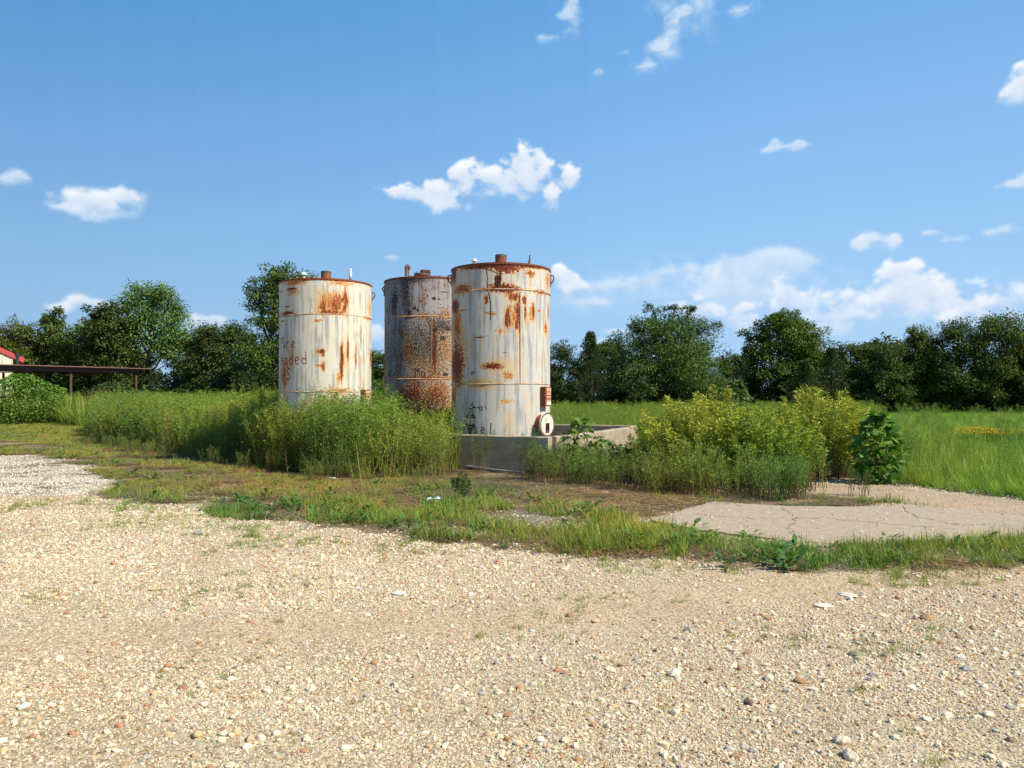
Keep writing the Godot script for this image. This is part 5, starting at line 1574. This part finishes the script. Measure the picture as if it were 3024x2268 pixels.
	vent.tube([Vector3(-0.63, h + 0.03, 0), Vector3(-0.63, h + 0.28, 0)], [0.045, 0.045], 10, Color(0.5, 0.48, 0.44))
	vm = obj("vent_pipe", vent.mesh(), M.paint, o)
	cap = Geo.new()
	cap.lathe([Vector2(0.05, h + 0.27), Vector2(0.095, h + 0.28), Vector2(0.085, h + 0.32), Vector2(0.04, h + 0.36), Vector2(0.0, h + 0.37)], 16, Color(0.6, 0.6, 0.57), Transform3D(Basis(), Vector3(-0.63, 0, 0)))
	obj("vent_cap", cap.mesh(), M.paint, vm)
	valve = Geo.new()
	valve.tube([Vector3(0.7, h + 0.03, 0), Vector3(0.7, h + 0.22, 0)], [0.04, 0.04], 10, Color(0.28, 0.10, 0.07))
	valve.tube([Vector3(0.7, h + 0.22, 0), Vector3(0.7, h + 0.28, 0)], [0.042, 0.04], 8, Color(0.25, 0.26, 0.3))
	vm = obj("relief_valve", valve.mesh(), M.paint, o)
	var dome := Geo.new()
	dome.lathe([Vector2(0.042, h + 0.28), Vector2(0.044, h + 0.40), Vector2(0.03, h + 0.45), Vector2(0.045, h + 0.47), Vector2(0.03, h + 0.51), Vector2(0.0, h + 0.52)], 14, Color(0.78, 0.78, 0.75), Transform3D(Basis(), Vector3(0.7, 0, 0)))
	obj("valve_cap", dome.mesh(), M.paint, vm)
	gauge_box(o, rl, 53.0, 1.95)

	# ---- middle tank
	h = 4.77
	s = Hide.new(h, r, 33)
	s.stamp(s.soot, -0.50, 0.30, 0.16, 0.35, 0.7, 1.2, B, 0.8)
	s.stamp(s.soot, -0.45, 0.75, 0.14, 0.40, 0.6, 1.2, V, 0.8)
	s.stamp(s.soot, -0.75, 0.60, 0.10, 0.45, 0.75, 1.1, B, 0.7)
	s.stamp(s.soot, -0.35, 0.1, 0.5, 0.10, 0.55, 0.9, V, 0.8)
	s.stamp(s.soot, -0.42, 1.0, 0.06, 0.15, 0.9, 0.9, B)
	s.stamp(s.soot, -0.30, 0.85, 0.05, 0.05, 0.9, 0.9, B)
	for q in [[-0.03, 0.52, 0.02, 0.03], [0.11, 0.58, 0.05, 0.05], [0.22, 0.60, 0.03, 0.025], [0.33, 0.40, 0.10, 0.015], [0.14, 1.42, 0.06, 0.06], [0.40, 1.38, 0.10, 0.06], [0.31, 1.64, 0.08, 0.06], [0.36, 2.62, 0.06, 0.05], [-0.24, 0.90, 0.03, 0.05]]:
		s.stamp(s.soot, q[0], q[1], q[2], q[3], 1.0, 0.6, Vector2(3, 3), 0.25)
	s.stamp(s.rust, 0.0, 1.05, 1.2, 0.05, 0.55, 0.9, B)
	s.stamp(s.rust, -0.12, 1.05, 0.12, 0.10, 0.6, 0.8, B)
	s.stamp(s.rust, 0.12, 1.9, 0.07, 0.85, 0.95, 0.6, V, 0.5)
	s.stamp(s.rust, 0.35, 1.9, 0.30, 0.85, 0.42, 0.9, B, 0.9)
	s.stamp(s.rust, -0.45, 1.9, 0.18, 0.45, 0.5, 0.9, B, 0.9)
	s.stamp(s.rust, -0.2, 2.3, 0.5, 0.5, 0.32, 0.9, B, 0.9)
	s.stamp(s.rust, -0.97, 2.0, 0.05, 1.4, 0.6, 0.8, V)
	s.stamp(s.rust, 0.0, 2.72, 1.2, 0.05, 0.7, 0.6, B)
	s.stamp(s.rust, 0.0, 3.35, 1.3, 0.6, 0.4, 1.3, Vector2(2.8, 2.8), 0.8)
	s.stamp(s.rust, -0.35, 3.2, 0.3, 0.4, 0.8, 1.3, Vector2(2.8, 2.8), 0.5)
	s.stamp(s.rust, 0.15, 3.15, 0.3, 0.4, 0.8, 1.3, Vector2(2.8, 2.8), 0.5)
	s.stamp(s.soot, -0.2, 3.6, 0.9, 0.6, 0.8, 1.4, Vector2(3, 3), 0.7)
	s.stamp(s.soot, -0.1, 1.95, 0.8, 0.8, 0.6, 1.6, Vector2(4.0, 3.0), 0.6)
	s.stamp(s.soot, 0.25, 1.3, 0.3, 0.3, 0.7, 1.5, Vector2(4.0, 3.0), 0.5)
	s.stamp(s.rust, 0.0, 4.2, 1.4, 0.7, 0.75, 0.8, B)
	s.write("Ma", -0.30, 2.44, 0.24, 0.012, 0.9)
	s.write("Cso", -0.33, 2.74, 0.17, 0.009, 0.75)
	var am := Vector3(-2.60, 0, -24.0)
	o = thing("storage_tank", am, "dark weathered tank between and behind the other two, its paint worn to rust", "tank", "", atan2(-am.x, -am.z))
	o.scale = Vector3.ONE * 1.1
	tank_body(o, r, h, skin_material(s.picture(Color(0.60, 0.575, 0.575), Color(0.33, 0.32, 0.35), Color(0.24, 0.07, 0.11), 0.85)), [1.06, 2.74], 3, Color(0.75, 0.45, 0.36))
	vertical_seam(o, r, h, 0.06, 1.08, 2.74, Color(0.26, 0.13, 0.07))
	lug(o, r, -0.999, h - 0.2, 0.6)
	top_neck(o, -0.18, 0.0, h + 0.05, h + 0.27, 0.20, 1.18, Color(0.6, 0.5, 0.5))
	var hatch := Geo.new()
	hatch.box(Transform3D(Basis(Vector3.UP, 0.3), Vector3(-0.10, h + 0.33, 0.0)), Vector3(0.26, 0.10, 0.2), 0.02, Color(0.35, 0.22, 0.16))
	var hm := obj("roof_hatch", hatch.mesh(), M.rust, o)
	var stud := Geo.new()
	stud.tube([Vector3.ZERO, Vector3(0, 0.12, 0)], [0.012, 0.012], 5, Color(0.25, 0.15, 0.1))
	var sm := stud.mesh()
	for k in 8:
		obj("bolt", sm, M.rust, hm).position = Vector3(-0.18 + sin(TAU * k / 8.0) * 0.22, h + 0.2, cos(TAU * k / 8.0) * 0.22)
	var goose := Geo.new()
	goose.tube([Vector3(-0.55, h + 0.04, 0), Vector3(-0.55, h + 0.40, 0)], [0.038, 0.038], 10, Color(0.28, 0.30, 0.28))
	goose.tube([Vector3(-0.55, h + 0.38, 0), Vector3(-0.56, h + 0.46, 0), Vector3(-0.60, h + 0.49, 0.02), Vector3(-0.635, h + 0.44, 0.03), Vector3(-0.64, h + 0.2, 0.03)], [0.05, 0.055, 0.055, 0.05, 0.035], 9, Color(0.13, 0.07, 0.05))
	obj("vent_pipe", goose.mesh(), M.paint, o)
	var nub := Geo.new()
	nub.tube([Vector3(0.31, h + 0.05, 0), Vector3(0.31, h + 0.2, 0), Vector3(0.31, h + 0.23, 0)], [0.05, 0.045, 0.02], 9, Color(0.6, 0.45, 0.38))
	obj("roof_plug", nub.mesh(), M.rust, o)


# a level gauge board in a steel box: coloured bars and a pale label below
func gauge_box(o: Node3D, r: float, deg: float, y: float) -> void:
	var phi := deg_to_rad(deg)
	var out := Vector3(sin(phi), 0, cos(phi))
	var b := Basis(Vector3(cos(phi), 0, -sin(phi)), Vector3.UP, out)
	var at := Transform3D(b, out * (r + 0.075) + Vector3.UP * y)
	var g := Geo.new()
	g.box(at, Vector3(0.27, 0.47, 0.14), 0.006, Color(0.85, 0.55, 0.42))
	g.box(at * Transform3D(Basis(), Vector3(-0.09, 0, -0.1)), Vector3(0.04, 0.3, 0.1), 0.004, Color(0.5, 0.35, 0.28))
	g.box(at * Transform3D(Basis(), Vector3(0.09, 0, -0.1)), Vector3(0.04, 0.3, 0.1), 0.004, Color(0.5, 0.35, 0.28))
	var m := obj("gauge_box", g.mesh(), M.rust, o)
	var bars := [[0.165, 0.075, Color(0.60, 0.36, 0.20)], [0.10, 0.03, Color(0.55, 0.30, 0.15)], [0.055, 0.035, Color(0.60, 0.40, 0.24)], [0.022, 0.016, Color(0.18, 0.09, 0.06)], [-0.012, 0.035, Color(0.55, 0.38, 0.24)], [-0.06, 0.04, Color(0.40, 0.10, 0.06)], [-0.095, 0.02, Color(0.60, 0.46, 0.25)], [-0.16, 0.085, Color(0.62, 0.66, 0.66)]]
	for k in bars:
		var s := Geo.new()
		s.box(at * Transform3D(Basis(), Vector3(0.015, k[0], 0.073)), Vector3(0.205, k[1], 0.008), 0.002, k[2])
		obj("panel", s.mesh(), M.paint, m)


# ---------------------------------------------------------------- concrete wall, sheds, small things
func wall_mesh(a: Vector3, b: Vector3, thick: float, h: float, chips: float) -> ArrayMesh:
	var g := Geo.new()
	var d := (b - a).normalized()
	var n := d.cross(Vector3.UP).normalized() * thick * 0.5
	var steps := int((b - a).length() / 0.18)
	var col := Color(0.40, 0.355, 0.29)
	var ring := func(i: int) -> Array:
		var p := a.lerp(b, float(i) / steps)
		var y := h + chips * n_fine.get_noise_2d(p.x * 60.0, p.z * 60.0)
		var c := 0.02 + 0.012 * absf(n_fine.get_noise_2d(p.x * 50.0 + 9.0, p.z * 50.0))
		return [p + n + Vector3.DOWN * 0.1, p + n + Vector3.UP * (y - c), p + n * 0.8 + Vector3.UP * y, p - n * 0.8 + Vector3.UP * y, p - n + Vector3.UP * (y - c), p - n + Vector3.DOWN * 0.1]
	for i in steps:
		var q: Array = ring.call(i)
		var r: Array = ring.call(i + 1)
		var ns := [n.normalized(), (n.normalized() + Vector3.UP).normalized(), Vector3.UP, (Vector3.UP - n.normalized()).normalized(), -n.normalized()]
		for k in 5:
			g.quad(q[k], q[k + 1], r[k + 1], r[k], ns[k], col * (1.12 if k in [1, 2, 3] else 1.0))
	for e in [0, steps]:
		var q: Array = ring.call(e)
		var out := -d if e == 0 else d
		g.quad(q[0], q[1], q[4], q[5], out, col)
		g.quad(q[1], q[2], q[3], q[4], out, col)
	return g.mesh()


func make_wall() -> void:
	var near := Vector3(0.84, 0, -17.05)
	var u := Vector3(-0.885, 0, -0.466)
	var v := Vector3(0.406, 0, -0.914)
	var o := thing("containment_wall", Vector3.ZERO, "low weathered concrete wall boxing in the foot of the front tank", "wall")
	obj("front_wall", wall_mesh(near, near + u * 4.3, 0.22, 0.81, 0.012), M.concrete, o)
	obj("side_wall", wall_mesh(near + v * 0.112, near + v * 6.9, 0.22, 0.80, 0.02), M.concrete, o)
	obj("back_wall", wall_mesh(near + v * 7.012 - u * 0.1, near + v * 7.012 + u * 4.3, 0.22, 0.83, 0.012), M.concrete, o)
	obj("side_wall", wall_mesh(near + u * 4.412, near + u * 4.412 + v * 7.1, 0.22, 0.81, 0.02), M.concrete, o)
	var chip := Geo.new()
	chip.box(Transform3D(Basis.looking_at(-v, Vector3.UP) * Basis(Vector3.RIGHT, 0.05), near + v * 6.55 - u * 0.012 + Vector3.UP * 0.795), Vector3(0.225, 0.09, 0.62), 0.015, Color(0.42, 0.37, 0.30))
	tag(obj("broken_corner", chip.mesh(), M.concrete, o), "cracked block at the wall's far corner")


func make_sheds() -> void:
	# long low open shed of dark red steel
	var a := Vector3(-37.50, 0, -53.5)
	var b := Vector3(-29.95, 0, -61.8)
	var d := (b - a).normalized()
	var back := d.cross(Vector3.DOWN).normalized()
	if back.z > 0.0:
		back = -back
	var o := thing("open_shed", Vector3.ZERO, "low open shed with a thin dark red steel roof on posts", "shed")
	var maroon := Color(0.10, 0.04, 0.042)
	var top := 4.05
	var basis_ := Basis(d, Vector3.UP, d.cross(Vector3.UP))
	var length := (b - a).length()
	var mid := a.lerp(b, 0.5)
	var roof := Geo.new()
	roof.box(Transform3D(basis_, mid + back * 3.0 + d * 0.35 + Vector3.UP * top), Vector3(length + 0.9, 0.07, 7.0), 0.01, Color(0.17, 0.085, 0.08))
	obj("roof", roof.mesh(), M.paint, o)
	for k in [0.0, 6.0]:
		var f := Geo.new()
		f.box(Transform3D(basis_, mid + back * k + Vector3.UP * (top - 0.19)), Vector3(length, 0.24, 0.07), 0.01, maroon)
		f.box(Transform3D(basis_, mid + back * k + Vector3.UP * (top - 0.36)), Vector3(length, 0.05, 0.2), 0.008, Color(0.16, 0.075, 0.075))
		obj("beam", f.mesh(), M.paint, o)
	for t in [0.02, 0.3, 0.56, 0.985]:
		for k in [0.12, 5.9]:
			var p := Geo.new()
			var q: Vector3 = a.lerp(b, t) + back * k
			p.box(Transform3D(basis_, q + Vector3.UP * (top - 0.39) * 0.5), Vector3(0.14, top - 0.39, 0.14), 0.01, maroon * 0.8)
			obj("post", p.mesh(), M.paint, o)
	var st := Geo.new()
	var sp := a.lerp(b, 0.27) + back * 1.2
	st.tube([sp + Vector3.UP * top, sp + Vector3.UP * (top + 0.75)], [0.11, 0.11], 8, Color(0.03, 0.03, 0.03))
	st.tube([sp + Vector3.UP * (top + 0.7), sp + Vector3.UP * (top + 0.95)], [0.17, 0.16], 8, Color(0.02, 0.02, 0.02))
	obj("flue", st.mesh(), M.paint, o)
	# pale metal building with a red roof
	var h := thing("metal_building", Vector3(-45.41, 0, -70), "pale ribbed metal building with a red roof behind the open shed", "building", "", 0.62)
	var eave := 5.35
	var wide := 13.0
	var ridge := eave + 3.3
	for k in 18:
		var x0 := -wide * k / 18.0
		var x1 := -wide * (k + 1) / 18.0
		var y := func(x: float) -> float: return eave + (ridge - eave) * (1.0 - absf(x + wide * 0.5) / (wide * 0.5))
		var g := Geo.new()
		var c := Color(0.68, 0.61, 0.49)
		var yy0: float = y.call(x0)
		var yy1: float = y.call(x1)
		g.quad(Vector3(x0 - 0.05, 0, 0), Vector3(x1, 0, 0), Vector3(x1, yy1, 0), Vector3(x0 - 0.05, yy0, 0), Vector3.BACK, c)
		g.quad(Vector3(x0, 0, 0.06), Vector3(x0 - 0.05, 0, 0.06), Vector3(x0 - 0.05, yy0, 0.06), Vector3(x0, yy0, 0.06), Vector3.BACK, c)
		g.quad(Vector3(x0 - 0.05, 0, 0.06), Vector3(x0 - 0.05, 0, 0), Vector3(x0 - 0.05, yy0, 0), Vector3(x0 - 0.05, yy0, 0.06), Vector3.LEFT, c)
		g.quad(Vector3(x0, 0, 0.06), Vector3(x0, 0, 0), Vector3(x0, yy0, 0), Vector3(x0, yy0, 0.06), Vector3.RIGHT, c)
		obj("wall_panel", g.mesh(), M.paint, h)
	var box := Geo.new()
	box.box(Transform3D(Basis(), Vector3(-wide * 0.5, eave * 0.5, -9.05)), Vector3(wide - 0.02, eave, 18.0), 0.02, Color(0.66, 0.60, 0.48))
	obj("wall", box.mesh(), M.paint, h)
	var slope := atan2(ridge - eave, wide * 0.5)
	var run := wide * 0.5 / cos(slope) + 1.0
	for e in [-1.0, 1.0]:
		var rf := Geo.new()
		var c := Vector3(-wide * 0.5 + e * (run * 0.5) * cos(slope), ridge - run * 0.5 * sin(slope) + 0.2, -9.3)
		rf.box(Transform3D(Basis(Vector3.BACK, -e * slope), c), Vector3(run, 0.42, 18.9), 0.02, Color(0.44, 0.06, 0.05))
		obj("roof", rf.mesh(), M.paint, h)


func crumple(called: String, at: Vector3, size: float, col: Color, label: String) -> void:
	var g := Geo.new()
	for i in 5:
		for j in 4:
			var p := func(x: int, y: int) -> Vector3:
				return Vector3((x - 2.5) * size * 0.2 + 0.02 * n_fine.get_noise_2d(x * 40.0, y * 40.0), 0.012 + size * 0.35 * absf(n_fine.get_noise_2d(x * 55.0 + at.x * 9.0, y * 55.0)), (y - 2.0) * size * 0.2)
			var a: Vector3 = p.call(i, j)
			var b: Vector3 = p.call(i + 1, j)
			var c: Vector3 = p.call(i + 1, j + 1)
			var d: Vector3 = p.call(i, j + 1)
			var n := (b - a).cross(c - a).normalized()
			n = n if n.y > 0.0 else -n
			g.tri(a, b, c, n, n, n, col)
			var n2 := (c - a).cross(d - a).normalized()
			n2 = n2 if n2.y > 0.0 else -n2
			g.tri(a, c, d, n2, n2, n2, col)
	var m := surf(Color.WHITE, 0.4, true)
	m.cull_mode = BaseMaterial3D.CULL_DISABLED
	var o := obj(called, g.mesh(), m)
	o.position = at + Vector3.UP * ground_y(at.x, at.z)
	tag(o, label, "litter")


func make_small() -> void:
	var a := Vector2(-1.08, -17.98)
	var b := Vector2(0.26, -16.57)
	var g := Geo.new()
	g.tube([Vector3(a.x, 0.07, a.y), Vector3(a.x, 0.05, a.y).lerp(Vector3(b.x, 0.05, b.y), 0.5), Vector3(b.x, 0.05, b.y)], [0.035, 0.035, 0.035], 10, Color(0.22, 0.23, 0.24))
	tag(obj("steel_pipe", g.mesh(), M.paint), "grey steel pipe lying on the ground along the shaded wall", "pipe")
	var l1 := Vector2(-1.20, -11.87)
	crumple("plastic_scrap", Vector3(l1.x, 0.1, l1.y), 0.2, Color(0.50, 0.72, 0.70), "pale turquoise plastic scrap lying in the grass")
	var l2 := Vector2(-3.65, -15.63)
	crumple("plastic_scrap", Vector3(l2.x, 0.02, l2.y), 0.17, Color(0.75, 0.75, 0.76), "white plastic scrap at the foot of the tall weeds")
	# stones large enough to pick out one by one
	var tan_ := Color(0.50, 0.36, 0.20)
	var pale := Color(0.60, 0.52, 0.38)
	var white := Color(0.64, 0.57, 0.46)
	var brown := Color(0.33, 0.19, 0.10)
	var grey_ := Color(0.34, 0.32, 0.29)
	var list := [
		[Vector2(-3.69, -9.12), 0.21, grey_, 0.6, "large grey rock at the grass edge beside a dark green tuft"],
		[Vector2(-1.54, -3.80), 0.085, tan_, 0.9, "round tan stone, largest of the row of stones in front"],
		[Vector2(-1.36, -3.83), 0.08, tan_, 0.9, "tan stone in the front row, between two smaller ones"],
		[Vector2(-1.27, -3.76), 0.07, tan_, 0.8, "tan stone at the right end of the front row of stones"],
		[Vector2(-1.42, -3.82), 0.06, pale, 0.8, "pale tan stone in the middle of the front row"],
		[Vector2(-1.68, -3.80), 0.07, tan_, 0.7, "flattish tan stone at the left end of the front row"],
		[Vector2(-1.16, -3.82), 0.06, white, 1.0, "white upright stone just right of the front row"],
		[Vector2(-2.92, -6.45), 0.10, brown, 0.6, "rust brown stone on the bare dirt of the yard"],
		[Vector2(-2.42, -6.68), 0.09, tan_, 0.6, "pinkish tan stone beyond the rust brown one"],
		[Vector2(-1.81, -6.26), 0.11, pale, 0.6, "broad pale stone on smooth dirt, middle of the yard"],
		[Vector2(-1.14, -4.40), 0.09, pale, 0.8, "pale buff stone left of centre in the near gravel"],
		[Vector2(-2.74, -5.05), 0.08, tan_, 0.7, "light brown stone standing proud in the left gravel"],
		[Vector2(-2.61, -4.15), 0.10, white, 0.6, "whitish stone near the left edge of the gravel"],
		[Vector2(-3.56, -7.62), 0.17, pale, 0.3, "flat pale stone half sunk in the dirt of the left yard"],
		[Vector2(-0.97, -6.58), 0.20, white, 0.25, "flat whitish stone in the middle distance of the yard"],
		[Vector2(2.47, -6.15), 0.22, white, 0.2, "flat white slab of stone, nearer of two on the right"],
		[Vector2(2.80, -6.45), 0.24, white, 0.2, "flat white slab of stone close to the grass strip"],
		[Vector2(3.10, -5.80), 0.14, brown, 0.6, "brown stone alone on the right side of the yard"],
		[Vector2(1.26, -5.52), 0.10, grey_, 0.8, "grey stone standing up on smooth gravel right of centre"],
		[Vector2(0.62, -5.75), 0.11, tan_, 0.6, "tan stone beside two dark stones in the middle yard"],
		[Vector2(0.44, -5.89), 0.09, brown, 0.8, "dark brown stone in the middle yard"],
		[Vector2(1.51, -4.56), 0.10, pale, 0.7, "pointed pale stone in the right gravel"],
		[Vector2(1.68, -4.52), 0.11, brown, 0.5, "reddish brown stone next to the pointed pale one"],
		[Vector2(2.21, -4.98), 0.16, Color(0.22, 0.22, 0.12), 0.4, "mossy dull green stone in the right gravel"],
		[Vector2(1.58, -3.72), 0.11, pale, 0.7, "big pale stone near the bottom right of the gravel"],
		[Vector2(1.55, -3.56), 0.12, pale, 0.7, "big buff stone nearest the camera on the right"],
		[Vector2(2.77, -4.72), 0.12, grey_, 0.5, "grey stone near the right edge of the gravel"],
		[Vector2(1.28, -4.20), 0.09, Color(0.14, 0.10, 0.08), 0.7, "nearly black stone in the near gravel"],
		[Vector2(0.97, -4.64), 0.12, white, 0.7, "whitish angular stone right of centre in the gravel"]]
	var kinds := [stone_mesh(3, 0.45, 1.0), stone_mesh(3, 0.5, 1.0), stone_mesh(3, 0.55, 1.0)]
	for k in list.size():
		var q: Array = list[k]
		var p: Vector2 = q[0]
		var m := surf(q[2], 0.85)
		var o := obj("stone", kinds[k % 3], m)
		o.transform = Transform3D(Basis(Vector3.UP, k * 1.7).scaled(Vector3(q[1], q[1] * q[3] * 0.8, q[1]) * 0.66), Vector3(p.x, ground_y(p.x, p.y) + q[1] * q[3] * 0.15, p.y))
		tag(o, q[4], "stone")


func _ready() -> void:
	var cam := Camera3D.new()
	cam.name = "camera"
	cam.fov = 53.0
	cam.near = 0.1
	cam.far = 2000.0
	cam.position = Vector3(0, 1.65, 0)
	cam.rotation_degrees.x = 1.086
	add_child(cam)
	cam.current = true
	var env := Environment.new()
	env.background_mode = Environment.BG_SKY
	env.tonemap_mode = Environment.TONE_MAPPER_LINEAR
	env.tonemap_exposure = 1.4
	env.sdfgi_enabled = true
	env.ssao_enabled = true
	env.ssil_enabled = true
	var sky := Sky.new()
	var pano := PanoramaSkyMaterial.new()
	pano.panorama = make_sky()
	sky.sky_material = pano
	env.sky = sky
	env.background_energy_multiplier = 0.76
	var we := WorldEnvironment.new()
	we.name = "sky"
	we.environment = env
	add_child(we)
	var sun := DirectionalLight3D.new()
	sun.name = "sun"
	sun.light_energy = 1.6
	sun.light_color = Color(1.0, 0.95, 0.86)
	sun.light_angular_distance = 0.5
	sun.shadow_enabled = true
	var az := deg_to_rad(30.0)
	var el := deg_to_rad(43.0)
	add_child(sun)
	sun.look_at_from_position(Vector3(cos(az) * cos(el), sin(el), sin(az) * cos(el)) * 50.0, Vector3.ZERO)

	rng.seed = 20
	n_low.seed = 1
	n_low.frequency = 0.02
	n_mid.seed = 2
	n_mid.frequency = 0.05
	n_mid.fractal_octaves = 3
	n_fine.seed = 3
	n_fine.frequency = 0.03
	make_materials()
	make_ground()
	make_wall()
	make_tanks()
	make_sheds()
	make_trees()
	make_bushes()
	make_plants()
	make_gravel()
	make_small()
